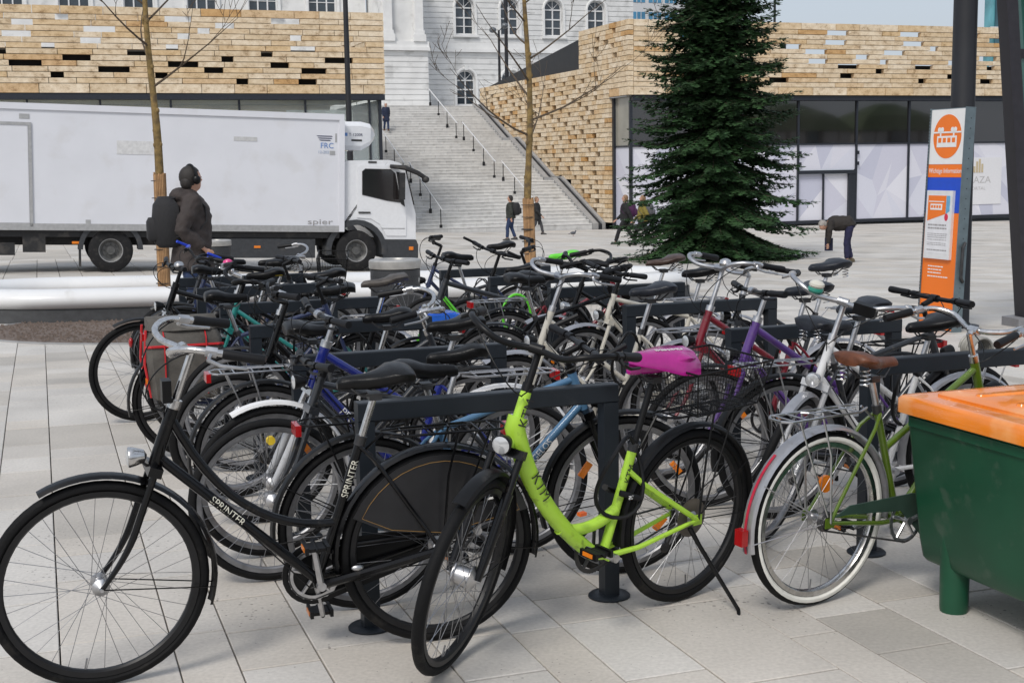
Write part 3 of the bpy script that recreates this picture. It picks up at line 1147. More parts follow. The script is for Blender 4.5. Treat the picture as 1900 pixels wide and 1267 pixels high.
# ------------------------------------------------------------------ bench ring, gravel bed, litter bins
RINGW = mat('white_bench_shell', (.74, .74, .735), .3, var=.04, scale=2, coat=.3, dirt_or_sheen=((.45, .42, .36), 3, .62, .35))
PLINTH = mat('dark_plinth', (.06, .062, .065), .7, var=.2)


def stadium(uc0, uc1, vc, hw, n=14):
    pts = []
    for i in range(n + 1):
        a = R(90 + 180 * i / n); pts.append((uc0 + hw * math.cos(a), vc + hw * math.sin(a)))
    m_ = 14
    for i in range(1, m_):
        pts.append((uc0 + (uc1 - uc0) * i / m_, vc - hw))
    for i in range(n + 1):
        a = R(-90 + 180 * i / n); pts.append((uc1 + hw * math.cos(a), vc + hw * math.sin(a)))
    for i in range(1, m_):
        pts.append((uc1 + (uc0 - uc1) * i / m_, vc + hw))
    return pts


BR = empty('ring_bench', G(4.2, 19.2), 0, 'long white ring-shaped bench running round the two bare trees', 'bench')
cb = BR.location.copy()
pts2 = stadium(.35, 8.05, 19.25, 1.42)


def ring_sweep(pts2, prof, name, m):
    mb = MB(); rings = []
    n = len(pts2)
    for i, (u, v) in enumerate(pts2):
        a, b_ = pts2[i - 1], pts2[(i + 1) % n]
        t = Vector((b_[0] - a[0], b_[1] - a[1])).normalized()
        nn = Vector((t.y, -t.x))
        rings.append([G(u + nn.x * o_, v + nn.y * o_, dz=h) - cb for o_, h in prof])
    rings.append(rings[0])
    mb.loft(rings, caps=False)
    return mb.build(name, m, BR, angle=50)


ring_sweep(pts2, [(.24 * math.cos(R(a)), .29 + .14 * math.sin(R(a))) for a in range(0, 360, 24)], 'seat', RINGW)
ring_sweep(pts2, [(-.17, -.03), (.17, -.03), (.17, .17), (-.17, .17)], 'plinth', PLINTH)
for (u, v) in pts2[::7]:
    pass

GR = mat('brown_gravel', (.15, .115, .095), .95, var=.35, scale=30, bump=.8)
gr = MB()
n = 40
ring0 = [G(1.5 + 2.25 * math.cos(2 * math.pi * i / n), 16.6 + 1.95 * math.sin(2 * math.pi * i / n), dz=.012) for i in range(n)]
gr.add(ring0 + [G(1.5, 16.55, dz=.03)], [(i, (i + 1) % n, n) for i in range(n)])
rp = random.Random(2)
for i in range(2600):
    a, q = rp.uniform(0, 6.283), math.sqrt(rp.random()) * .985
    c = G(1.5 + 2.25 * q * math.cos(a), 16.6 + 1.95 * q * math.sin(a), dz=.02)
    s = rp.uniform(.008, .028)
    gr.add([c + Vector((s, 0, 0)), c + Vector((-s * .6, s * .8, 0)), c + Vector((-s * .5, -s * .9, 0)), c + Vector((0, 0, s))], [(0, 1, 3), (1, 2, 3), (2, 0, 3)])
o = gr.build('gravel_bed', GR, smooth=False)
tag(o, 'brown gravel bed in front of the white ring bench', 'gravel'); o['kind'] = 'stuff'
mb = MB()
ring = []
for i in range(n):
    a = 2 * math.pi * i / n
    ring.append([G(1.5 + (2.25 + w) * math.cos(a), 16.6 + (1.95 + w) * math.sin(a), dz=h) for w, h in ((0, -.02), (0, .016), (.05, .016), (.05, -.02))])
ring.append(ring[0])
mb.loft(ring, caps=False)
structure(mb.build('gravel_edging', CONCD, smooth=False))
o = MB().lathe([(.28, 0), (.28, .02), (.26, .026)], 24).build('access_cover', mat('pale_cover', (.55, .55, .53), .6), None)
o.location = G(2.3, 15.1, dz=.02); o.scale = (1, .55, 1)
tag(o, 'small pale access cover lying in the gravel', 'cover')


def litter_bin(px_u, px_v, label, s=1.0):
    b = empty('litter_bin', G(px_u, px_v), TH, label, 'litter bin', 'grey litter bins')
    m = mat('perforated_grey_steel', (.05, .052, .056), .5, .4, var=.15, scale=3)
    MB().lathe([(.27, 0), (.285, .02), (.30, .06), (.30, .70)], 32).build('body', m, b)
    MB().lathe([(.24, .715), (.312, .712), (.315, .72), (.315, .80), (.30, .815), (.19, .818), (.18, .80), (.18, .70)], 32, cap=False).build('rim', mat('pale_steel_rim', (.42, .41, .39), .45, .5, var=.1), b)
    MB().lathe([(.178, .62), (.178, .63)], 24).build('opening', DARKWALL, b)
    dots = MB()
    for i in range(44):
        for j in range(11):
            a = 2 * math.pi * (i + .5 * (j % 2)) / 44
            c = Vector((.3005 * math.cos(a), .3005 * math.sin(a), .10 + j * .052))
            t = Vector((-math.sin(a), math.cos(a), 0))
            dots.add([c + t * .006, c + Vector((0, 0, .008)), c - t * .006, c - Vector((0, 0, .008))], [(0, 1, 2, 3)])
    o = dots.build('perforations', DARKWALL, b, smooth=False); o['kind'] = 'stuff'
    return b


litter_bin(4.0, 15.55, 'round grey steel litter bin with pale rim behind the bicycles')
litter_bin(3.05, 25.3, 'far grey litter bin standing in front of the truck')
# ------------------------------------------------------------------ green grit bin with orange lid
GREENP = mat('dark_green_plastic', (.005, .062, .029), .38, var=.2, scale=3, dirt_or_sheen=((.06, .10, .07), 11, .58, .55))
ORANGEP = mat('orange_plastic', (.80, .22, .012), .22, var=.1, scale=5, coat=.5, dirt_or_sheen=((.85, .42, .16), 4, .52, .55))  # paler patches put the wet film's sheen into the lid colour
GB = empty('grit_bin', G(3.66, 3.85), TH, 'dark green grit bin with wet orange lid at the right edge', 'grit bin')
hx, hy = .55, .46


def rrect(x, y, z, r_=.05):
    pts = []
    for cx, cy, a0 in ((x - r_, y - r_, 0), (-x + r_, y - r_, 90), (-x + r_, -y + r_, 180), (x - r_, -y + r_, 270)):
        for a in (0, 30, 60, 90):
            pts.append((cx + r_ * math.cos(R(a0 + a)), cy + r_ * math.sin(R(a0 + a)), z))
    return pts


MB().loft([rrect(hx * .86, hy * .85, .17, .03), rrect(hx * .88, hy * .87, .185, .035), rrect(hx * .90, hy * .89, .26, .035), rrect(hx * .968, hy * .968, .74, .03), rrect(hx * .97, hy * .97, .75, .03)]).build('tub', GREENP, GB, angle=50)
for x in (-1, 1):
    for y in (-1, 1):
        MB().lathe([(.052, 0), (.054, .02), (.056, .20), (.06, .33)], 16, Matrix.Translation((x * hx * .80, y * hy * .52, 0))).build('leg', GREENP, GB)
lid = MB().loft([rrect(hx, hy, .745, .03), rrect(hx + .012, hy + .012, .75, .03), rrect(hx + .012, hy + .012, .803, .03), rrect(hx + .002, hy + .002, .815, .03), rrect(hx - .02, hy - .02, .818, .03)]).build('lid', ORANGEP, GB, angle=50)
MB().loft([rrect(hx - .10, hy - .09, .80, .02), rrect(hx - .10, hy - .09, .826, .02), rrect(hx - .112, hy - .102, .834, .02)]).build('raised_panel', ORANGEP, lid, angle=50)
for y in (-.22, 0, .22):
    MB().loft([rrect(hx - .17, .022, .832, .02), rrect(hx - .175, .017, .841, .016)]).build('lid_rib', ORANGEP, lid, angle=50).location = (0, y, 0)
for y in (-.2, .2):
    MB().tube([(hx + .014, y - .06, .775), (hx + .014, y + .06, .775)], .018, 10).build('hinge', GREENP, lid)
MB().span((-hx * .972 - .004, -hy * .9, .70), (-hx * .93, hy * .9, .735)).build('rim_bead', GREENP, GB, smooth=False)
for y in (.30,):
    MB().lathe([(.016, 0), (.016, .004), (.008, .008)], 12, Matrix.Translation((-hx * .865 - .002, -hy * .16, .235)) @ Matrix.Rotation(R(-90), 4, 'Y')).build('drain_plug', WHITEPL, GB)

# ------------------------------------------------------------------ information pylon
ORS = mat('sign_orange', (.80, .17, .006), .35, var=.05, scale=2)
BLS = mat('sign_blue', (.004, .06, .50), .35, var=.05)
WHS = mat('sign_white', (.74, .74, .73), .35, var=.03)
SGM = mat('sign_blue_grey_metal', (.13, .17, .19), .45, .3, var=.12)
PY = empty('information_pylon', G(9.24, 12.12), TH, 'leaning orange, white and blue information pylon with a suspended-train symbol', 'sign')
PY.rotation_euler = (0, R(2.6), TH)
hw, H_, t_ = .30, 2.40, .052       # half width along local y (v), thickness along x (u)
MB().span((-t_ + .008, -hw, 0), (t_, hw, H_)).build('body', SGM, PY, smooth=False)
fx = -t_
for nm, m, z0, z1 in (('orange_panel', ORS, .02, 1.28), ('blue_panel', BLS, 1.283, 1.66), ('orange_band', ORS, 1.663, 1.80), ('white_panel', WHS, 1.803, 2.39)):
    MB().span((fx - .001, -hw + .012, z0), (fx + .0075, hw - .012, z1)).build(nm, m, PY, smooth=False)
for s in (-1, 1):
    fl = MB().span((-t_ - .014, s * (hw - .010), 0), (t_ + .004, s * (hw + .006), H_ + .004)).build('edge_rail', SGM, PY, smooth=False)
    for i in range(44):
        z = .06 + i * .053
        MB().lathe([(.006, 0), (.006, .002)], 8, Matrix.Translation((.0, s * (hw + .0062), z)) @ Matrix.Rotation(R(-90 * s), 4, 'X')).build('rivet_hole', DARKWALL, fl) if s < 0 and i % 2 == 0 else None
dots = MB()
for i in range(70):
    dots.box((-t_ - .0145, hw - .002, .03 + i * .034), (.002, .012, .016))
o = dots.build('perforation', DARKWALL, PY, smooth=False); o['kind'] = 'stuff'
# symbol: faces -x; image left is +y
def disc(cy, cz, r_, x, m, nm, sy=1):
    pts = [(cy + r_ * sy * math.cos(a), cz + r_ * math.sin(a)) for a in [i / 36 * 6.2832 for i in range(36)]]
    return MB().prism(pts, x, x + .002, 'x').build(nm, m, PY, smooth=False)
disc(0, 2.10, .235, fx - .0035, ORS, 'symbol_disc', 1.0)
sx_ = fx - .0065
def sbox(nm, y0, y1, z0, z1, m=WHS, x=sx_):
    return MB().span((x, y0, z0), (x + .002, y1, z1)).build(nm, m, PY, smooth=False)
sbox('symbol_rail', -.235, .235, 2.135, 2.152)
sbox('symbol_train', -.165, .165, 1.985, 2.105)
for y in (-.11, .11):
    sbox('symbol_bogie', y - .012, y + .012, 2.105, 2.14)
    disc(y - .024, 2.172, .027, sx_, WHS, 'symbol_wheel'); disc(y + .024, 2.172, .027, sx_, WHS, 'symbol_wheel')
for i in range(4):
    y = -.115 + i * .077
    sbox('symbol_window', y - .026, y + .026, 2.035, 2.085, ORS, sx_ - .0022)
lettering('Wichtige Information', .074, (fx - .003, -.0, 1.73), (0, -1, 0), (0, 0, 1), WHS, PY, .0008, sx=.86)
# poster case
pc = MB().span((fx - .035, -.20, .78), (fx - .002, .24, 1.52)).build('poster_case', mat('white_case', (.70, .70, .70), .35, .2, var=.05), PY, smooth=False)
MB().span((fx - .037, -.165, .84), (fx - .0345, .205, 1.47)).build('poster', mat('poster_paper', (.68, .68, .70), .4, var=.05), pc, smooth=False)
px_ = fx - .0395
MB().prism([(-.10, 1.465), (.205, 1.465), (.205, 1.19), (-.10, 1.27)], px_, px_ + .002, 'x').build('poster_orange', ORS, pc, smooth=False)
MB().prism([(-.165, 1.465), (-.105, 1.465), (-.105, 1.27), (-.165, 1.30)], px_, px_ + .002, 'x').build('poster_blue', mat('poster_light_blue', (.12, .35, .55), .4), pc, smooth=False)
for y0, y1, z0, z1 in ((-.07, .19, 1.395, 1.405), (-.04, .16, 1.31, 1.375)):
    MB().span((px_ - .002, y0, z0), (px_, y1, z1)).build('poster_train', WHS, pc, smooth=False)
for i in range(4):
    MB().span((px_ - .0035, -.02 + i * .045, 1.33), (px_ - .0021, .012 + i * .045, 1.36)).build('poster_train_window', ORS, pc, smooth=False)
pts = [(-.115 + .03 * math.cos(a), 1.235 + .04 * math.sin(a)) for a in [i / 18 * 6.2832 for i in range(18)]]
MB().prism(pts, px_, px_ + .002, 'x').build('poster_red_dot', mat('poster_red', (.6, .02, .06), .4), pc, smooth=False)
ln = MB()
rp = random.Random(9)
for z, h in ((1.14, .016), (1.105, .016), (1.05, .006), (1.03, .006), (1.01, .006), (.985, .006), (.95, .006), (.93, .006), (.87, .012)):
    y = .185
    while y > -.13:
        l = rp.uniform(.015, .05)
        ln.span((px_, max(-.15, y - l), z), (px_ + .002, y, z + h)); y -= l + .01
ln.build('poster_print', GREYP, pc, smooth=False)
ln = MB()
for z, n_ in ((.69, 6), (.655, 5), (.62, 5), (.58, 8)):
    y = .19
    for q in range(n_):
        l = rp.uniform(.02, .055)
        ln.span((fx - .003, y - l, z), (fx - .0012, y, z + .012)); y -= l + .01
ln.build('small_print', WHS, PY, smooth=False)
MB().tube([(.02, -hw - .02, .55), (-.02, -hw - .035, .60), (-.02, -hw - .035, .92), (.02, -hw - .02, .97)], .018, 8).build('handle', DARKSTEEL, PY)

# ------------------------------------------------------------------ poles
POLE = mat('anthracite_pole', (.020, .021, .025), .5, .2, var=.15, scale=2)


def ghit(x, y):
    p = Vector((0, 0, CAM_H)); d_ = c_r * (x - 950) + c_d * (y - 633.5) + fwd * F_PX
    z = 0
    for i in range(60):
        q = p + d_ * ((z - p.z) / d_.z); z = .5 * z + .5 * gz_xy(q.x, q.y)
    return q


pos = G(9.66, 12.36)
o = MB().lathe([(.24, 0), (.24, .02), (.15, .03), (.134, .06), (.128, 3.5), (.118, 9.0)], 28).build('round_pole', POLE)
o.location = pos; tag(o, 'thick dark round pole standing right behind the orange pylon', 'pole')


def lamp_post(loc, h, r0, r1, label, heads):
    L_ = empty('street_lamp', loc, TH, label, 'street lamp')
    MB().lathe([(r0 * 1.5, 0), (r0 * 1.5, .5), (r0, .55), (r1, h)], 16).build('post', POLE, L_)
    for (a, dz, rr_) in heads:
        q = Vector((.45 * math.cos(a), .45 * math.sin(a), h + dz))
        MB().tube([(0, 0, h + dz - .35), (q.x * .6, q.y * .6, h + dz - .12), tuple(q)], .03, 6).build('arm', POLE, L_)
        MB().ell(q, (rr_, rr_, rr_ * .8), 12, 8).build('lamp_head', mat('grey_lamp_head', (.14, .15, .16), .35, .3), L_)
    return L_


lamp_post(G(11.9, 53.0), 12.5, .135, .085, 'tall dark lamp post rising behind the truck front', [(0, 0, .25), (3.14, 0, .25)])
lamp_post(G(29.0, 84, ZTOP), 5.0, .10, .07, 'lamp post with two small lamp heads in front of the historic building', [(3.3, 0, .24), (.2, .3, .24)])
lamp_post(G(30.2, 86, ZTOP), 12, .13, .10, 'plain grey mast beside the two-headed lamp post', [])
lamp_post(G(44.8, 76, 5.0), 11, .09, .07, 'thin mast rising above the right building roof', [])

# leaning glazed steel structure at the right edge
LS = empty('glazed_steel_shelter', G(10.36, 12.15), TH - R(8), 'leaning dark steel structure with green glass strips at the right edge', 'shelter')
Sh = Matrix(((1, 0, -.10, 0), (0, 1, 0, 0), (0, 0, 1, 0), (0, 0, 0, 1)))
STEELD = mat('dark_brown_steel', (.030, .028, .034), .45, .3, var=.15)
GGL = mat('green_glass', (.03, .10, .085), .08, var=.35, scale=1.2, spec=.8, coat=.5)
for nm, m, a, b_ in (('post', STEELD, (0, -.1, .1), (.13, .1, 6.5)), ('glass_strip', GGL, (.131, -.03, .1), (.255, .0, 6.5)), ('post', STEELD, (.256, -.1, .1), (.36, .1, 6.5)), ('glass_strip', GGL, (.361, -.03, .1), (1.3, .0, 6.5)), ('post', STEELD, (1.301, -.1, .1), (1.43, .1, 6.5))):
    mb = MB().span(a, b_); mb.v = [Sh @ p for p in mb.v]; mb.build(nm, m, LS, smooth=False)
for z in (2.95, 5.2):
    mb = MB().span((.131, -.06, z), (.2555, .06, z + .10)); mb.v = [Sh @ p for p in mb.v]; mb.build('cross_bar', STEELD, LS, smooth=False)
MB().prism([(-.16, -.22), (.5, -.22), (1.5, -.3), (1.5, .3), (.2, .26), (-.16, .12)], .0, .1, 'z').build('foot', mat('grey_foot', (.22, .22, .23), .7, var=.1), LS, smooth=False)

# ------------------------------------------------------------------ truck
TK = empty('box_truck', G(1.37, 29.29), TH, 'white refrigerated box truck with low cab parked across the square', 'truck')
dzt = gz(6.66, 29.29) - gz(1.37, 29.29)
TK.rotation_euler = (0, -math.atan2(dzt, 5.29), TH)
TWH = mat('truck_white_panel', (.66, .67, .71), .35, var=.035, scale=1.2, dirt_or_sheen=((.55, .54, .54), 1.5, .55, .35))
TCAB = mat('truck_white_paint', (.74, .75, .77), .22, var=.03, coat=.4)
TGRY = mat('truck_grey_trim', (.42, .42, .42), .45, .5, var=.1)
TBLK = mat('truck_black', (.014, .014, .015), .6, var=.25, dirt_or_sheen=((.09, .08, .07), 4, .55, .5))
TGD = mat('truck_dark_grey', (.035, .038, .043), .55, var=.2, dirt_or_sheen=((.09, .08, .07), 4, .58, .4))
bx0, bx1, bz0, bz1 = -3.6, 4.97, .93, 3.44
body = MB().span((bx0, .02, bz0), (bx1, 2.5, bz1)).build('cargo_box', TWH, TK, smooth=False)
for nm, a, b_, m in (('top_rail', (bx0 - .01, -.015, bz1 - .10), (bx1 + .01, .06, bz1 + .03), TWH), ('bottom_rail', (bx0 - .01, -.012, bz0 - .05), (bx1 + .01, .06, bz0 + .09), TGRY), ('corner_rail', (bx1 - .10, -.02, bz0 - .04), (bx1 + .02, .06, bz1 - .101), TWH)):
    MB().span(a, b_).build(nm, m, body, smooth=False)
dr = MB().span((-3.4, .002, bz0 + .10), (-1.60, .02, bz1 - .42)).build('side_door', TWH, body, smooth=False)
for a, b_ in (((-3.45, -.012, bz1 - .42), (-1.53, .019, bz1 - .36)), ((-1.595, -.012, bz0 + .02), (-1.53, .019, bz1 - .421)), ((-3.45, -.013, bz0 + .03), (-1.596, .018, bz0 + .098))):
    MB().span(a, b_).build('door_frame', TGRY, dr, smooth=False)
for x, z, w, h, m in ((-1.66, 3.2, .2, .1, TGRY), (-.45, bz0 + .13, .1, .09, TGRY), (2.82, 2.87, .5, .09, mat('grey_sticker', (.5, .5, .5), .5)), (-1.9, 1.27, .2, .1, TGRY), (.55, 2.62, .8, .28, mat('pale_sticker', (.60, .60, .60), .5)), (4.72, 2.62, .12, .09, TGRY), (4.80, 2.95, .035, .19, TGRY)):
    MB().span((x - w / 2, .012, z - h / 2), (x + w / 2, .0195, z + h / 2)).build('plate', m, body, smooth=False)
BLT = mat('blue_print', (.10, .22, .5), .5)
NVT = mat('navy_print', (.02, .025, .08), .5)
lettering('FRC', .17, (4.60, .014, 2.77), (1, 0, 0), (0, 0, 1), BLT, body)
lettering('12-202', .09, (4.52, .014, 2.63), (1, 0, 0), (0, 0, 1), mat('pale_blue_print', (.35, .42, .55), .5), body)
for i, (w, dx) in enumerate(((.34, 0), (.30, .03), (.24, .06))):
    MB().prism([(4.36 + dx, 2.99 - i * .045), (4.36 + dx + w, 2.99 - i * .045), (4.39 + dx + w, 2.97 - i * .045), (4.40 + dx, 2.97 - i * .045)], .014, .0195).build('logo_bar', NVT, body, smooth=False)
lettering('spier', .17, (4.45, .014, 1.10), (1, 0, 0), (0, 0, 1), GREYP, body, sx=1.7)
# refrigeration unit
fu_ = MB()
rings = []
for x, y0, y1, z0, z1 in ((4.985, .35, 2.2, 2.70, 3.33), (5.45, .35, 2.2, 2.70, 3.34), (5.68, .42, 2.1, 2.82, 3.30), (5.80, .55, 2.0, 2.95, 3.18)):
    rings.append([(x, y0, z0 + .1), (x, y0 + .1, z0), (x, y1 - .1, z0), (x, y1, z0 + .1), (x, y1, z1 - .1), (x, y1 - .1, z1), (x, y0 + .1, z1), (x, y0, z1 - .1)])
fu_ = fu_.loft(rings).build('refrigeration_unit', TCAB, TK, angle=25)
lettering('T-1200R', .09, (5.32, .346, 3.04), (1, 0, 0), (0, 0, 1), NVT, fu_)
MB().span((5.06, .343, 3.01), (5.13, .349, 3.08)).build('badge', BLT, fu_, smooth=False)
MB().span((5.22, .342, 2.90), (5.46, .349, 2.94)).build('vent', TBLK, fu_, smooth=False)
# chassis
MB().span((-3.5, .55, .55), (5.2, .75, .87)).build('chassis_rail', TBLK, TK, smooth=False)
MB().span((-3.5, 1.75, .55), (5.2, 1.95, .87)).build('chassis_rail', TBLK, TK, smooth=False)
MB().span((-3.6, .1, .74), (4.9, 2.4, .875)).build('subframe', TBLK, TK, smooth=False)
MB().span((1.35, .06, .30), (4.35, .10, .72)).build('side_guard', TGD, TK, smooth=False)
MB().span((2.2, .14, .36), (3.6, .6, .74)).build('fuel_tank', TGD, TK, smooth=False)
MB().span((-1.75, .1, .42), (-1.3, .5, .74)).build('tool_box', TBLK, TK, smooth=False)
MB().span((-2.6, .04, .36), (-1.9, .07, .62)).build('rear_guard', TBLK, TK, smooth=False)
MB().span((3.0, .045, .52), (3.14, .059, .57)).build('marker_light', AMBER, TK, smooth=False)
MB().span((-.78, .045, .60), (-.62, .059, .65)).build('marker_light', AMBER, TK, smooth=False)
MB().span((-.64, .06, .12), (-.60, .5, .6)).build('mud_flap', TBLK, TK, smooth=False)


def truck_wheel(x, y):
    My = Matrix.Translation((x, y, .46)) @ Matrix.Rotation(R(90), 4, 'X')
    w = MB().lathe([(.24, -.13), (.25, .09), (.24, .12), (.20, .10), (.17, .05), (.10, .05), (.09, .09), (.001, .09)], 32, My).build('wheel', mat('truck_rim', (.10, .10, .098), .5, .4, var=.3), TK)
    MB().lathe([(.25, -.14), (.40, -.15), (.452, -.12), (.46, -.06), (.46, .06), (.452, .12), (.40, .15), (.25, .14)], 40, My, cap=False).build('tyre', RUBBERGREY, w)
    MB().tube([(x + .245 * math.cos(i / 32 * 6.2832), y - .115, .46 + .245 * math.sin(i / 32 * 6.2832)) for i in range(32)], .014, 6, closed=True).build('rim_edge', TGRY, w)
    for i in range(8):
        a = i / 8 * 6.2832
        MB().lathe([(.016, 0), (.016, .03)], 6, Matrix.Translation((x + .135 * math.cos(a), y - .052, .46 + .135 * math.sin(a))) @ Matrix.Rotation(R(90), 4, 'X')).build('wheel_nut', DARKSTEEL, w, smooth=False)


for x in (0, 5.29):
    for y in (.22, 2.28):
        truck_wheel(x, y)
ar = [(.66 * math.cos(R(a)), .48 + .66 * math.sin(R(a))) for a in range(0, 181, 12)] + [(.56 * math.cos(R(a)), .48 + .56 * math.sin(R(a))) for a in range(180, -1, -12)]
MB().prism(ar, .04, .5).build('wheel_arch', TGD, TK, angle=30)
# cab
arch = [(5.29 + .60 * math.cos(R(a)), .46 + .60 * math.sin(R(a))) for a in range(150, 29, -12)]
cabp = [(4.99, .95)] + [(4.99, 2.40), (5.06, 2.46), (6.02, 2.50), (6.28, 2.44), (6.40, 2.30), (6.60, 1.50), (6.66, 1.30), (6.67, .72)] + [(5.92, .72)] + [(5.29 + .66 * math.cos(R(a)), .46 + .66 * math.sin(R(a))) for a in range(24, 133, 12)]
cab = MB().prism(cabp, .10, 2.35).build('cab', TCAB, TK, angle=20)
MB().prism([(5.29 + .70 * math.cos(R(a)), .46 + .70 * math.sin(R(a))) for a in range(-8, 189, 14)] + [(5.29 + .58 * math.cos(R(a)), .46 + .58 * math.sin(R(a))) for a in range(188, -9, -14)], .045, .5).build('wheel_arch', TGD, cab, angle=30)
MB().prism([(5.90, .30), (5.90, .715), (6.67, .715), (6.72, .60), (6.72, .30)], .06, 2.4).build('bumper', TGD, cab, smooth=False)
MB().span((6.50, .045, .48), (6.60, .059, .56)).build('side_light', AMBER, cab, smooth=False)
MB().prism([(6.415, 2.28), (6.615, 1.50), (6.65, 1.50), (6.45, 2.29)], .16, 2.29).build('windscreen', GLASSD, cab, smooth=False)
door = MB().prism([(5.30, 1.20), (5.30, 2.30), (5.38, 2.38), (6.10, 2.38), (6.25, 2.30), (6.44, 1.48), (6.44, .80), (5.98, .80), (5.82, 1.06), (5.62, 1.18)], .082, .102).build('door', TCAB, cab, smooth=False)
win = MB().prism([(5.42, 1.72), (5.42, 2.23), (5.48, 2.28), (6.06, 2.28), (6.16, 2.20), (6.30, 1.55), (5.98, 1.60)], .0735, .081).build('window_pane', GLASSD, door, smooth=False)
MB().tube([(5.42, .078, 1.72), (5.42, .078, 2.23), (5.48, .078, 2.28), (6.06, .078, 2.28), (6.16, .078, 2.20), (6.30, .078, 1.55), (5.98, .078, 1.60)], .014, 6, closed=True).build('window_seal', TBLK, door)
MB().span((5.33, .06, 1.30), (5.60, .08, 1.335)).build('handle', TBLK, door, smooth=False)
MB().prism([(6.31, 1.52), (6.40, 1.46), (6.28, 2.22), (6.19, 2.24)], .07, .0805).build('pillar', TBLK, cab, smooth=False)
MB().span((5.86, .0735, .96), (6.40, .0795, .975)).build('door_crease', TGRY, door, smooth=False)
mr = MB().tube([(6.05, .06, 2.36), (6.35, -.12, 2.33), (6.62, -.20, 2.22), (6.78, -.22, 2.12)], [.045, .06, .055, .05], 8).build('mirror_arm', TBLK, cab)
MB().loft([[(6.22 + a, -.16 + b_, z) for a, b_ in ((-.02, -.06), (.10, -.08), (.12, .08), (0, .10))] for z in (1.62, 1.66, 2.18, 2.22)]).build('mirror', TBLK, mr)
MB().ell((6.80, -.2, 2.08), (.09, .10, .08), 10, 6).build('front_mirror', TBLK, mr)
MB().span((5.55, .085, 2.42), (5.74, .099, 2.46)).build('roof_marker', TBLK, cab, smooth=False)
MB().span((4.985, .14, .95), (5.01, .5, 2.3)).build('air_intake', TBLK, cab, smooth=False)

# ------------------------------------------------------------------ people
SKIN = mat('skin', (.48, .27, .19), .5, var=.08)
HAIRD = mat('dark_hair', (.018, .014, .012), .6, var=.3, scale=60, bump=.4)
HAIRG = mat('grey_hair', (.30, .28, .26), .6, var=.3, scale=60, bump=.4)
HAIRW = mat('white_hair', (.6, .58, .54), .6, var=.2, scale=60, bump=.3)
HAIRB = mat('light_brown_hair', (.22, .13, .07), .6, var=.3, scale=60, bump=.3)
JEANS = mat('blue_jeans', (.018, .035, .09), .8, var=.25, scale=20, bump=.2)
SHOE = mat('dark_shoe', (.02, .018, .017), .5, var=.2)


def cloth(name, c):
    return mat('cloth_' + name, c, .8, var=.25, scale=12, bump=.4)


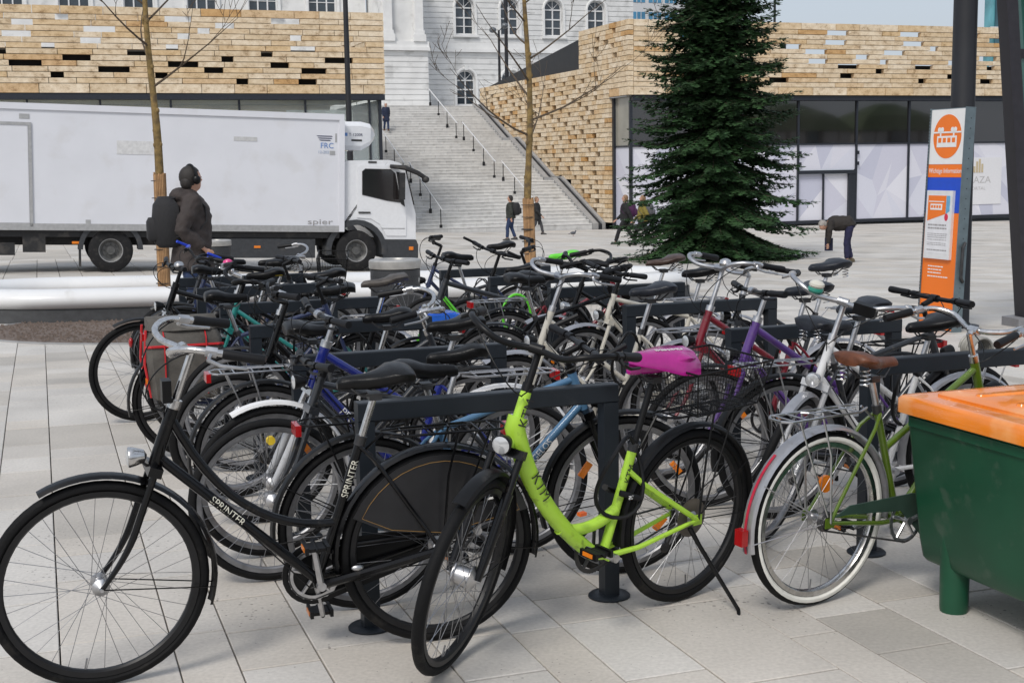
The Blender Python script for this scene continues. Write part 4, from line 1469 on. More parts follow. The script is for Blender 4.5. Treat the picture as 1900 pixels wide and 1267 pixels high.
def person(label, loc, head, hgt=1.76, stride=.22, top=None, legs=JEANS, hair=HAIRD, shoe=SHOE, coat_len=.0, pack=None, arms='swing', bend=0, turn=0, voxel=.022, hood=False, lift=0):
    k = hgt / 1.78
    p = empty('person', loc, head, label, 'person')
    p.scale = (k, k, k)
    s = stride
    hips = Vector((0, 0, .93 - .25 * s * s))
    bd = R(bend)
    def up(t, y=0, fx_=0):         # along the spine from the hips
        return hips + Vector((math.sin(bd) * t + math.cos(bd) * fx_, y, math.cos(bd) * t - math.sin(bd) * fx_))
    chest, neck = up(.34), up(.53)
    hd = up(.70, 0, .02 + (.05 if bend > 40 else 0))
    if bend > 40:
        hd = neck + Vector((.13, 0, -.08))
    legsj = []
    for sg, f in ((1, 1), (-1, -1)):
        h = hips + Vector((0, sg * .09, -.04))
        a = Vector((s * f * 1.15, sg * .085, .085 + (0 if f > 0 else .05 * min(1, s * 4) + lift)))
        kn = (h + a) / 2 + Vector((.05 + (.05 * s * 4 if f < 0 else .0), 0, .0))
        legsj.append((h, kn, a))
    armsj = []
    for sg, f in ((1, -1), (-1, 1)):
        sh = up(.48, sg * .185)
        if bend > 40:
            el = sh + Vector((.03, 0, -.27)); wr = el + Vector((.02, -sg * .04, -.24))
        elif arms == 'pocket':
            el = sh + Vector((-.13, sg * .07, -.26)); wr = el + Vector((.20, -sg * .06, -.17))
        else:
            el = sh + Vector((s * f * .45 - .03, sg * .05, -.28)); wr = el + Vector((s * f * .6 + .07, -sg * .01, -.24))
        armsj.append((sh, el, wr))
    # body: one continuous skin
    bm_ = MB()
    bm_.ell(hd, (.098, .078, .122), 16, 12)
    fw = Matrix.Rotation(R(turn), 4, 'Z')
    face = fw @ Vector((1, 0, 0)) if bend < 40 else Vector((.55, 0, -.83))
    upv = Vector((0, 0, 1)) if bend < 40 else Vector((.83, 0, .55))
    sidev = upv.cross(face)
    bm_.ell(hd + face * .03 - upv * .055, (.068, .06, .065), 12, 8)
    bm_.tube([hd + face * .088 + upv * .02, hd + face * .115 - upv * .018], [.012, .018], 6)
    for sg in (-1, 1):
        bm_.ell(hd + sidev * sg * .08 - upv * .01, (.02, .014, .032), 8, 6)
    bm_.tube([neck - (neck - chest) * .3, hd - upv * .05], [.062, .052], 10)
    bm_.tube([hips, chest, neck], [.13, .14, .075], 12)
    for h, kn, a in legsj:
        bm_.tube([h, kn, a], [.082, .056, .04], 10)
    for sh, el, wr in armsj:
        bm_.tube([neck.lerp(sh, .3), sh, el, wr], [.06, .055, .042, .03], 10)
        dv = (wr - el).normalized()
        bm_.tube([wr, wr + dv * .09], [.03, .034], 8, flat=.6)
        lat = dv.cross(Vector((1, 0, 0))).normalized()
        for q in range(4):
            b0 = wr + dv * .085 + Vector((1, 0, 0)) * (-.027 + .018 * q)
            bm_.tube([b0, b0 + dv * (.045 + .012 * (q in (1, 2))), b0 + dv * .075 + Vector((.012, 0, 0))], [.010, .009, .008], 6)
        b0 = wr + dv * .03 + Vector((.028, 0, 0))
        bm_.tube([b0, b0 + dv * .035 + Vector((.025, 0, 0)), b0 + dv * .065 + Vector((.028, 0, 0))], [.012, .010, .008], 6)
    remeshed('body', bm_, SKIN, p, min(voxel, .013), 2)
    for sg in (-1, 1):
        MB().ell(hd + face * .088 + sidev * sg * .032 + upv * .018, (.009, .009, .007), 8, 6).build('eye', SHOE, p)
    # trousers
    tr = MB()
    tr.tube([hips + Vector((0, 0, .08)), hips - Vector((0, 0, .05))], .152, 14)
    for h, kn, a in legsj:
        tr.tube([h + Vector((0, 0, .03)), h.lerp(kn, .5), kn, kn.lerp(a, .5), a + Vector((0, 0, .02))], [.108, .098, .078, .072, .066], 12)
    remeshed('trousers', tr, legs, p, voxel, 3, .010)
    for i, (h, kn, a) in enumerate(legsj):
        z = a.z - .085
        MB().loft([[(a.x + x, a.y + y * w, z + q * hh) for y, q in ((-1, 0), (-1, .5), (-.6, 1), (.6, 1), (1, .5), (1, 0))] for x, w, hh in ((-.10, .03, .06), (-.06, .042, .10), (.02, .042, .11), (.08, .05, .07), (.15, .046, .05), (.18, .025, .035))]).build('shoe', shoe, p, angle=60)
    # jacket
    jk = MB()
    low = hips - (Vector((0, 0, 1)) if bend < 40 else Vector((math.sin(bd), 0, math.cos(bd))) * 0) * (.08 + coat_len)
    jk.tube([low, hips + Vector((0, 0, .06)), chest, up(.46), up(.54)], [.20 + coat_len * .2, .19, .20, .17, .095], 16)
    jk.ell(up(.44), (.13, .22, .10), 12, 8)
    for sh, el, wr in armsj:
        jk.tube([up(.47), sh, sh.lerp(el, .5), el, el.lerp(wr, .5), wr], [.10, .092, .082, .072, .066, .055], 12)
    if hood:
        jk.ell(up(.545, 0, -.10), (.10, .15, .075), 12, 8)
        jk.ell(up(.55, 0, -.02), (.10, .11, .07), 12, 8)
    remeshed('jacket', jk, top, p, voxel, 3, .014)
    # hair
    hr = MB()
    hr.ell(hd - face * .014 + upv * .022, (.106, .092, .112), 16, 12)
    hr.ell(hd - face * .05 - upv * .03, (.065, .078, .08), 12, 8)
    cut = MB()
    me = hr.mesh('hair', hair)
    import bmesh
    bm = bmesh.new(); bm.from_mesh(me)
    dead = [v_ for v_ in bm.verts if (v_.co - hd).dot(face) > .045 and (v_.co - hd).dot(upv) < .065]
    bmesh.ops.delete(bm, geom=dead, context='VERTS')
    bm.to_mesh(me); bm.free()
    obj('hair', me, p)
    if pack:
        c = up(.30, 0, -.24)
        q = MB()
        for z, w, d0 in ((-.24, .13, .07), (-.21, .155, .10), (0, .165, .125), (.18, .15, .10), (.25, .11, .06)):
            pass
        q.loft([[c + Vector((x * d0, y * w, z)) for x, y in ((1, -1), (1, 1), (.3, 1.05), (-.7, .9), (-1, .5), (-1, -.5), (-.7, -.9), (.3, -1.05))] for z, w, d0 in ((-.25, .12, .07), (-.21, .155, .11), (-.02, .165, .13), (.16, .15, .11), (.24, .10, .06))])
        po = q.build('backpack', pack, p, angle=60)
        MB().loft([[c + Vector((-.13 + x * d0, y * w, z - .06)) for x, y in ((1, -1), (1, 1), (-.7, .9), (-1, .5), (-1, -.5), (-.7, -.9))] for z, w, d0 in ((-.13, .09, .03), (-.10, .115, .05), (.06, .11, .05), (.10, .08, .03))]).build('outer_pocket', pack, po, angle=60)
        for sg in (-1, 1):
            MB().tube([c + Vector((.05, sg * .10, .22)), up(.56, sg * .11, .0), up(.44, sg * .13, .125), up(.30, sg * .155, .13), up(.18, sg * .185, .03), c + Vector((.08, sg * .15, -.15))], .02, 6, flat=.5).build('strap', pack, po)
    return p, dict(hd=hd, face=face, upv=upv, sidev=sidev, armsj=armsj, up=up)


BLKPACK = cloth('black_pack', (.014, .014, .016))
wk, j = person('man with headphones, dark hooded jacket and black backpack, walking in front of the truck', G(1.50, 14.35), R(20), 1.92, .20, cloth('brown_black', (.040, .031, .029)), JEANS, HAIRD, pack=BLKPACK, arms='pocket', turn=24, voxel=.016, hood=True, coat_len=.10)
hp = MB()
arc = [j['hd'] + j['sidev'] * (.105 * math.cos(a)) + j['upv'] * (.012 + .128 * math.sin(a)) - j['face'] * .01 for a in [R(10 + 160 * i / 14) for i in range(15)]]
hp.tube(arc, .012, 8)
for sg in (-1, 1):
    hp.ell(j['hd'] + j['sidev'] * sg * .102 - j['upv'] * .005, (.04, .03, .045), 12, 8)
hp.build('headphones', MATTBLACK, wk)

person('elderly woman in a navy coat coming down the stairs at the left', G(19.5, 77.0, stair_z(77.0) + .16), R(-70), 1.66, .16, cloth('navy_coat', (.012, .02, .05)), JEANS, HAIRW, cloth('brown_boot', (.09, .035, .015)), coat_len=.22, voxel=.03)
person('man in a dark olive jacket with a backpack walking at the foot of the stairs', G(17.36, 49.2), R(165), 1.78, .12, cloth('olive_black', (.030, .034, .028)), JEANS, HAIRD, pack=BLKPACK, voxel=.03)
person('person in black half hidden behind the wrapped trunk of the right bare tree', G(20.9, 55.8), R(-15), 1.72, .24, cloth('black_coat', (.014, .014, .015)), cloth('grey_trousers', (.05, .05, .055)), HAIRB, coat_len=.15, voxel=.03)
person('walker in black with a purple backpack beside the spruce', G(19.0, 42.0), R(165), 1.74, .30, cloth('black_jacket', (.013, .013, .015)), cloth('black_trousers', (.012, .012, .014)), HAIRB, pack=cloth('purple_pack', (.06, .012, .06)), voxel=.03)
person('walker in a mustard jacket with a grey backpack at the edge of the spruce', G(19.15, 40.9), R(165), 1.72, .30, cloth('mustard', (.20, .16, .03)), cloth('black_trousers', (.012, .012, .014)), HAIRB, pack=cloth('grey_pack', (.09, .09, .10)), voxel=.03)
bp, j = person('man in a dark jacket bending deeply forward on the open square', G(18.05, 27.1), R(172), 1.68, .05, cloth('brown_black2', (.022, .018, .016)), cloth('navy_trousers', (.012, .012, .045)), HAIRG, cloth('tan_shoe', (.10, .08, .05)), bend=80, voxel=.025)
MB().loft([[(x + .50, y, z) for x, y in ((-.10, -.03), (.10, -.03), (.10, .03), (-.10, .03))] for z in (.30, .36, .62)]).build('dark_bag', cloth('navy_bag', (.012, .014, .04)), bp)

# pigeon
pg = empty('pigeon', G(21.35, 52.6), R(20), 'grey pigeon on the paving near the foot of the stairs', 'bird')
PGM = mat('pigeon_grey', (.09, .095, .11), .6, var=.3, scale=30)
q = MB(); q.ell((0, 0, .13), (.13, .065, .065), 12, 8); q.ell((.12, 0, .21), (.035, .03, .035), 10, 8); q.tube([(.08, 0, .15), (.12, 0, .20)], [.045, .03], 8); q.tube([(-.08, 0, .13), (-.22, 0, .09)], [.05, .03], 8, flat=.4); q.tube([(.15, 0, .21), (.18, 0, .20)], [.01, .004], 5)
remeshed('body', q, PGM, pg, .012, 2)
for sg in (-1, 1):
    MB().tube([(.0, sg * .025, .08), (.01, sg * .025, .0), (.04, sg * .03, .004)], .006, 5).build('leg', mat('pigeon_leg', (.3, .08, .06), .6), pg)

# ------------------------------------------------------------------ bare trees with wrapped trunks
BARK = mat('lichen_bark', (.20, .135, .05), .9, var=.4, scale=14, bump=.8, dirt_or_sheen=((.10, .07, .045), 9, .52, .7))
TWIG = mat('twig_bark', (.085, .062, .042), .9, var=.3, scale=20)
MATB = mat('bamboo_mat', (.36, .21, .10), .8, var=.25, scale=8, bump=.3, rnd=.2)


def bare_tree(u, v, h, label, seed, wrap_h, first, lean=(0, 0), sp=1.0):
    rb = random.Random(seed)
    t = empty('bare_tree', G(u, v), 0, label, 'tree', 'young bare trees inside the ring bench')
    n = 22
    pts, rad = [], []
    for i in range(n + 1):
        z = h * i / n
        k_ = i / n
        pts.append(Vector((lean[0] * k_ + .035 * math.sin(z * 1.7 + seed), lean[1] * k_ + .03 * math.sin(z * 1.3 + 2 * seed), z)))
        rad.append(.060 * (1 - k_) ** .8 * (1 + .12 * rb.uniform(-1, 1)) + .008)
    MB().tube(pts, rad, 12).build('trunk', BARK, t, angle=70)
    # knots
    kn = MB()
    for i in range(9):
        z = rb.uniform(wrap_h + .2, h * .6); k_ = z / h; a = rb.uniform(0, 6.28); r_ = .060 * (1 - k_) ** .8
        c = pts[0].lerp(pts[-1], k_); c = pts[min(n, int(k_ * n))]
        kn.ell((c.x + r_ * math.cos(a), c.y + r_ * math.sin(a), z), (.028, .028, .04), 8, 6)
    kn.build('knots', BARK, t)
    # bamboo wrap: individual canes
    wr = empty('trunk_wrap', (0, 0, 0)); wr.parent = t
    m_ = 22
    for i in range(m_):
        a = 2 * math.pi * i / m_
        z1 = wrap_h + rb.uniform(-.02, .02)
        MB().tube([(pts[0].x + .078 * math.cos(a), pts[0].y + .078 * math.sin(a), .02), (pts[6].x + .076 * math.cos(a), pts[6].y + .076 * math.sin(a), z1)], .0115, 6).build('cane', MATB, wr)
    for q in range(8):
        z = .15 + (wrap_h - .25) * q / 7
        MB().tube([(pts[3].x + .092 * math.cos(a), pts[3].y + .092 * math.sin(a), z) for a in [i / 24 * 6.2832 for i in range(24)]], .006 if q != 5 else .012, 5, closed=True).build('tie_wire', DARKSTEEL, wr)
    br = MB()

    def grow(p, d_, L_, r_, dep):
        pp = [p]; rr_ = [r_]
        m2 = 6
        q = p.copy(); dd = d_.normalized()
        for i in range(m2):
            dd = (dd + Vector((rb.uniform(-.12, .12), rb.uniform(-.12, .12), rb.uniform(-.02, .14)))).normalized()
            q = q + dd * (L_ / m2)
            pp.append(q.copy()); rr_.append(max(.0035, r_ * (1 - .82 * (i + 1) / m2)))
            if dep < 3 and i >= 1 and rb.random() < (.5 if dep < 2 else .35):
                ax = Vector((rb.uniform(-1, 1), rb.uniform(-1, 1), rb.uniform(-.3, .6))).normalized()
                grow(q, (dd * .8 + ax * .75), L_ * rb.uniform(.38, .6), max(.004, rr_[-1] * .75), dep + 1)
        br.tube(pp, rr_, 5 if dep < 2 else 4)

    z = first; a = rb.uniform(0, 6.28)
    while z < h - .3:
        i = min(n - 1, int(z / h * n))
        c = pts[i].lerp(pts[i + 1], z / h * n - i)
        k_ = 1 - z / h
        a += 2.2 + rb.uniform(-.4, .4)
        grow(c, Vector((math.cos(a), math.sin(a), rb.uniform(.35, .8))), (1.0 + 1.1 * k_) * sp, .009 + .017 * k_, 0)
        z += rb.uniform(.2, .36)
    br.build('crown', TWIG, t, angle=70)
    return t


bare_tree(1.62, 19.25, 7.2, 'bare young tree with bamboo-wrapped trunk behind the man with headphones', 4, 1.92, 3.1, (-.12, .05))
bare_tree(7.1, 19.25, 6.6, 'bare young tree with bamboo-wrapped trunk in front of the stairs', 9, 1.55, 2.15, (-.02, 0), 1.05)

# ------------------------------------------------------------------ spruce
NEED = mat('spruce_needles', (.021, .060, .016), .7, var=.45, scale=3, rnd=.35)
SPB = mat('spruce_bark', (.07, .05, .035), .9, var=.3, scale=12, bump=.6)
SPR = empty('spruce_tree', G(16.4, 30.7), 0, 'tall dense dark green spruce on the square in front of the right building', 'tree')
rb = random.Random(31)
SH = 12.5
MB().tube([(0, 0, -.05), (0, 0, 2), (.03, 0, 6), (0, 0, SH)], [.20, .17, .11, .015], 12).build('trunk', SPB, SPR)
nd = MB(); tw = MB()


def sprig(p, d_, L_, droop):
    """flat needle spray: spine with short needle-bearing side shoots"""
    q = p.copy(); dd = d_.normalized()
    m2 = max(3, int(L_ / .085))
    sidev = dd.cross(Vector((0, 0, 1)))
    if sidev.length < .1:
        sidev = Vector((1, 0, 0))
    sidev.normalize()
    for i in range(m2):
        nx_ = q + dd * (L_ / m2)
        w = .10 * (1 - .5 * i / m2) + .014
        upn = sidev.cross(dd)
        for sg in (-1, 1):
            tip = q + sidev * sg * w * rb.uniform(.8, 1.25) + dd * w * .8 + upn * rb.uniform(-.03, .02)
            nd.v += [q - dd * .012, nx_, tip]; o_ = len(nd.v)
            nd.f.append([o_ - 3, o_ - 2, o_ - 1]); nd.mi.append(0)
        tip = q + upn * w * .55 + dd * w * .9
        nd.v += [q - sidev * .012, q + sidev * .012, tip]; o_ = len(nd.v)
        nd.f.append([o_ - 3, o_ - 2, o_ - 1]); nd.mi.append(0)
        dd = (dd + Vector((rb.uniform(-.06, .06), rb.uniform(-.06, .06), -droop / m2))).normalized()
        q = nx_


z = .18
while z < SH - .25:
    k_ = 1 - z / SH
    Lb = (2.2 * k_ ** .82 + .14) * (1 if z > .6 else .93)
    nb = 15 if z < 7 else 9
    a0 = rb.uniform(0, 6.28)
    for i in range(nb):
        a = a0 + 6.2832 * i / nb + rb.uniform(-.2, .2)
        L_ = Lb * rb.uniform(.66, 1.2)
        base = Vector((0, 0, z + rb.uniform(-.12, .12)))
        rise = .25 - .45 * k_ + rb.uniform(-.1, .1)
        dirh = Vector((math.cos(a), math.sin(a), 0))
        m2 = max(5, int(L_ / .15))
        pts = []
        for s in range(m2 + 1):
            t = s / m2
            zz = rise * L_ * t - .30 * L_ * t * t * k_ + .22 * L_ * max(0, t - .62) ** 2 * 4
            pts.append(base + dirh * (L_ * t) + Vector((0, 0, max(-base.z + .05, zz))))
        tw.tube(pts, [.016 * (1 - t / (m2 + 1)) + .004 for t in range(m2 + 1)], 4, caps=False)
        for s in range(1, m2 + 1):
            t = s / m2
            if t < .1:
                continue
            d0 = (pts[s] - pts[s - 1]).normalized()
            sv = d0.cross(Vector((0, 0, 1))).normalized()
            ll = (.20 + .36 * (1 - t)) * (1 if L_ > .8 else .7) * (1.0 if z < 7 else .9)
            for sg in (-1, 1):
                sprig(pts[s], d0 * .75 + sv * sg * rb.uniform(.6, 1.0) + Vector((0, 0, rb.uniform(-.25, .1))), ll * rb.uniform(.8, 1.3), .5)
            if rb.random() < .6:
                sprig(pts[s], d0 * .5 + sv * rb.uniform(-.5, .5) + Vector((0, 0, -.75)), ll * .7, .3)
        sprig(pts[-1], (pts[-1] - pts[-2]), .24, .1)
    z += .215 if z < 7 else .32
cr = nd.mesh('crown', NEED, smooth=False) if len(nd.f) < 10 else None
me = bpy.data.meshes.new('crown'); me.from_pydata([tuple(p) for p in nd.v], [], nd.f); me.materials.append(NEED); me.update()
crown_o = obj('crown', me, SPR)
tw.build('branches', SPB, SPR)
print('spruce tris', len(nd.f))
# ------------------------------------------------------------------ bicycle stands
def rack(u, v, label):
    r = empty('bicycle_stand', G(u, v), TH, label, 'bicycle stand', 'anthracite bicycle stands in two rows')
    W_, H_, t = .98, .865, .062
    hb = .072
    for x in (0, W_):
        MB().box((x, 0, (H_ - hb) / 2 - .01), (t, .064, H_ - hb + .02)).build('post', RACKSTEEL, r, smooth=False)
        MB().lathe([(.085, 0), (.085, .006), (.078, .012), (.05, .014)], 20, Matrix.Translation((x, 0, .001))).build('base_plate', RACKSTEEL, r)
    mb = MB()
    x0, x1, z0, z1, b, y = -t / 2, W_ + t / 2, H_ - hb, H_, .005, .034
    prof = [(-y, z0 + b), (-y + b, z0), (y - b, z0), (y, z0 + b), (y, z1 - b), (y - b, z1), (-y + b, z1), (-y, z1 - b)]
    mb.loft([[(x0, p, q) for p, q in prof], [(x1, p, q) for p, q in prof]])
    mb.build('crossbar', RACKSTEEL, r, smooth=False)
    return r


RV = [4.75, 6.08, 7.38, 8.66, 9.98, 11.35]
near = ['nearest the camera', 'second from the front', 'third from the front', 'fourth from the front', 'fifth from the front', 'farthest back']
for k, v_ in enumerate(RV):
    rack(1.09, v_, 'dark grey square-tube stand in the left row, ' + near[k])
    rack(3.36, v_ + (.12 if k == 0 else 0), 'dark grey square-tube stand in the right row, ' + near[k])

# ------------------------------------------------------------------ bicycles
CACHE = {}


def wheel_meshes(r, tw, white, nsp=32, hubr=.018):
    key = (round(r, 3), tw, white, nsp, hubr)
    if key in CACHE:
        return CACHE[key]
    MZ = Matrix.Rotation(R(90), 4, 'X')
    # tyre
    n, k = 56, 10
    Rm = r - tw / 2
    V, F, mi = [], [], []
    for i in range(n):
        a = 2 * math.pi * i / n
        for j in range(k):
            b = 2 * math.pi * j / k
            rad = Rm + tw / 2 * math.cos(b) * (1.0 if math.cos(b) > 0 else .8)
            V.append((rad * math.cos(a), tw / 2 * math.sin(b), rad * math.sin(a)))
    for i in range(n):
        for j in range(k):
            i2, j2 = (i + 1) % n, (j + 1) % k
            F.append((i * k + j, i * k + j2, i2 * k + j2, i2 * k + j))
            mi.append(1 if white and j in (2, 3, 6, 7) else 0)
    t = MB(); t.v = [Vector(p) for p in V]; t.f = F; t.mi = mi
    # rim: hollow section
    ro, ri, w = r - tw * .86, r - tw * .86 - .024, tw * .36
    rm = MB()
    prof = [(ro, -w), (ro, w), (ri + .006, w * .9), (ri, w * .4), (ri, -w * .4), (ri + .006, -w * .9)]
    V = []
    for i in range(n):
        a = 2 * math.pi * i / n
        for p, y in prof:
            V.append((p * math.cos(a), y, p * math.sin(a)))
    q = len(prof)
    F = [(i * q + j, i * q + (j + 1) % q, ((i + 1) % n) * q + (j + 1) % q, ((i + 1) % n) * q + j) for i in range(n) for j in range(q)]
    rm.add(V, F)
    # hub
    hb = MB()
    hb.lathe([(.006, -.062), (.008, -.05), (hubr + .012, -.032), (hubr + .012, -.027), (hubr, -.024), (hubr, .024), (hubr + .012, .027), (hubr + .012, .032), (.008, .05), (.006, .062)], 14, MZ)
    # spokes, crossing
    sp = MB()
    for i in range(nsp):
        sgn = 1 if i % 2 else -1
        a1 = 2 * math.pi * i / nsp
        off = (1 if (i // 2) % 2 else -1) * R(62)
        a0 = a1 + off
        hr = hubr + .010
        p0 = Vector((hr * math.cos(a0), sgn * .029, hr * math.sin(a0)))
        p1 = Vector(((ri + .002) * math.cos(a1), sgn * .003, (ri + .002) * math.sin(a1)))
        sp.tube([p0, p1], .00125, 3, caps=False)
    a = R(-78)
    sp.tube([((ri + .004) * math.cos(a), 0, (ri + .004) * math.sin(a)), ((ri - .04) * math.cos(a), 0, (ri - .04) * math.sin(a))], .0035, 5)
    CACHE[key] = (t, rm, hb, sp, {})
    return CACHE[key]


def wheel(parent, Mx, r, tw, tyre, rim, white=False, hubr=.018, hubm=None, nsp=32):
    t, rm, hb, sp, built = wheel_meshes(r, tw, white, nsp, hubr)

    def me(key, mb, mats):
        kk = (key, tuple(m.name for m in mats))
        if kk not in built:
            built[kk] = mb.mesh(key, mats)
        return built[kk]
    w = obj('wheel', me('rim', rm, [rim]), parent)
    w.matrix_local = Mx
    obj('tyre', me('tyre', t, [tyre, WHITEWALL]), w)
    obj('hub', me('hub', hb, [hubm or ALU]), w)
    obj('spokes', me('spokes', sp, [SPOKE]), w)
    return w


def mudguard(parent, Mx, r, a0, a1, w, m, stay_ang, strip=None):
    mb = MB()
    n = 26
    prof = [(-w / 2, -.006), (-w * .38, .005), (0, .011), (w * .38, .005), (w / 2, -.006), (w * .36, .002), (0, .008), (-w * .36, .002)]
    rings = []
    for i in range(n + 1):
        a = R(a0 + (a1 - a0) * i / n)
        rings.append([((r + h) * math.cos(a), y, (r + h) * math.sin(a)) for y, h in prof])
    mb.loft(rings)
    for sa in stay_ang:
        for s in (-1, 1):
            e = ((r) * math.cos(R(sa)), s * w * .45, (r) * math.sin(R(sa)))
            mb.tube([(0, s * .055, 0), e], .0025, 5, caps=False)
    o = mb.build('mudguard', m, parent)
    o.matrix_local = Mx
    if strip:
        mb = MB()
        rings = []
        for i in range(14):
            a = R(a1 - 62 * (1 - i / 13))
            rings.append([((r + h) * math.cos(a), y, (r + h) * math.sin(a)) for y, h in ((-.006, .0115), (.006, .0115), (.006, .013), (-.006, .013))])
        mb.loft(rings)
        s = mb.build('stripe', strip, o)
    return o


def saddle(parent, p, kind, m):
    """p is the clamp; local x forward"""
    W = {'city': .105, 'sport': .074, 'leather': .095, 'wide': .118}[kind]
    Ln = {'city': .265, 'sport': .27, 'leather': .275, 'wide': .265}[kind]
    st = [(-.50, .70, .022, .9), (-.46, .92, .03, 1), (-.34, 1.0, .036, 1.1), (-.2, .90, .032, 1.2), (-.06, .60, .018, 1.1), (.1, .34, .010, 1), (.3, .235, .008, .9), (.43, .20, .006, .8), (.49, .12, -.002, .5)]
    if kind == 'leather':
        st = [(a, w, z * 1.1 + (.012 if a < -.4 else 0), t) for a, w, z, t in st]
    rings = []
    for a, w, z, t in st:
        x = a * Ln; hw = w * W; th = .042 * t
        ring = []
        for j in range(12):
            an = 2 * math.pi * j / 12
            cy, cz = math.cos(an), math.sin(an)
            y = hw * (abs(cy) ** .7) * (1 if cy >= 0 else -1)
            zz = (th * .42 * cz) if cz > 0 else (th * (1.0 if kind != 'leather' else .75) * cz)
            if cz > 0:
                zz -= .006 * abs(cy)
            ring.append((p[0] + x, p[1] + y, p[2] + .055 + z + zz))
        rings.append(ring)
    s = MB().loft(rings).build('saddle', m, parent, angle=60)
    rl = MB()
    for y in (-.022, .022):
        rl.tube([(p[0] + .085, y * .6, p[2] + .035), (p[0] + .05, y, p[2] + .006), (p[0] - .05, y, p[2] + .004), (p[0] - .095, y * 1.8, p[2] + .045)], .004, 5)
    rl.box((p[0], 0, p[2]), (.045, .05, .024))
    rl.build('saddle_rails', DARKSTEEL, s)
    if kind in ('leather', 'wide'):
        for y in (-.06, .06):
            sp = MB()
            pts = []
            for i in range(41):
                a = i / 40 * 2 * math.pi * 4
                pts.append((p[0] - .10 + .018 * math.cos(a), y + .018 * math.sin(a), p[2] - .012 + .07 * i / 40))
            sp.tube(pts, .0032, 5)
            sp.build('saddle_spring', CHROME, s)
    return s


def bez(a, b, c, n=10):
    a, b, c = Vector(a), Vector(b), Vector(c)
    return [a * (1 - t) ** 2 + b * 2 * t * (1 - t) + c * t * t for t in [i / n for i in range(n + 1)]]


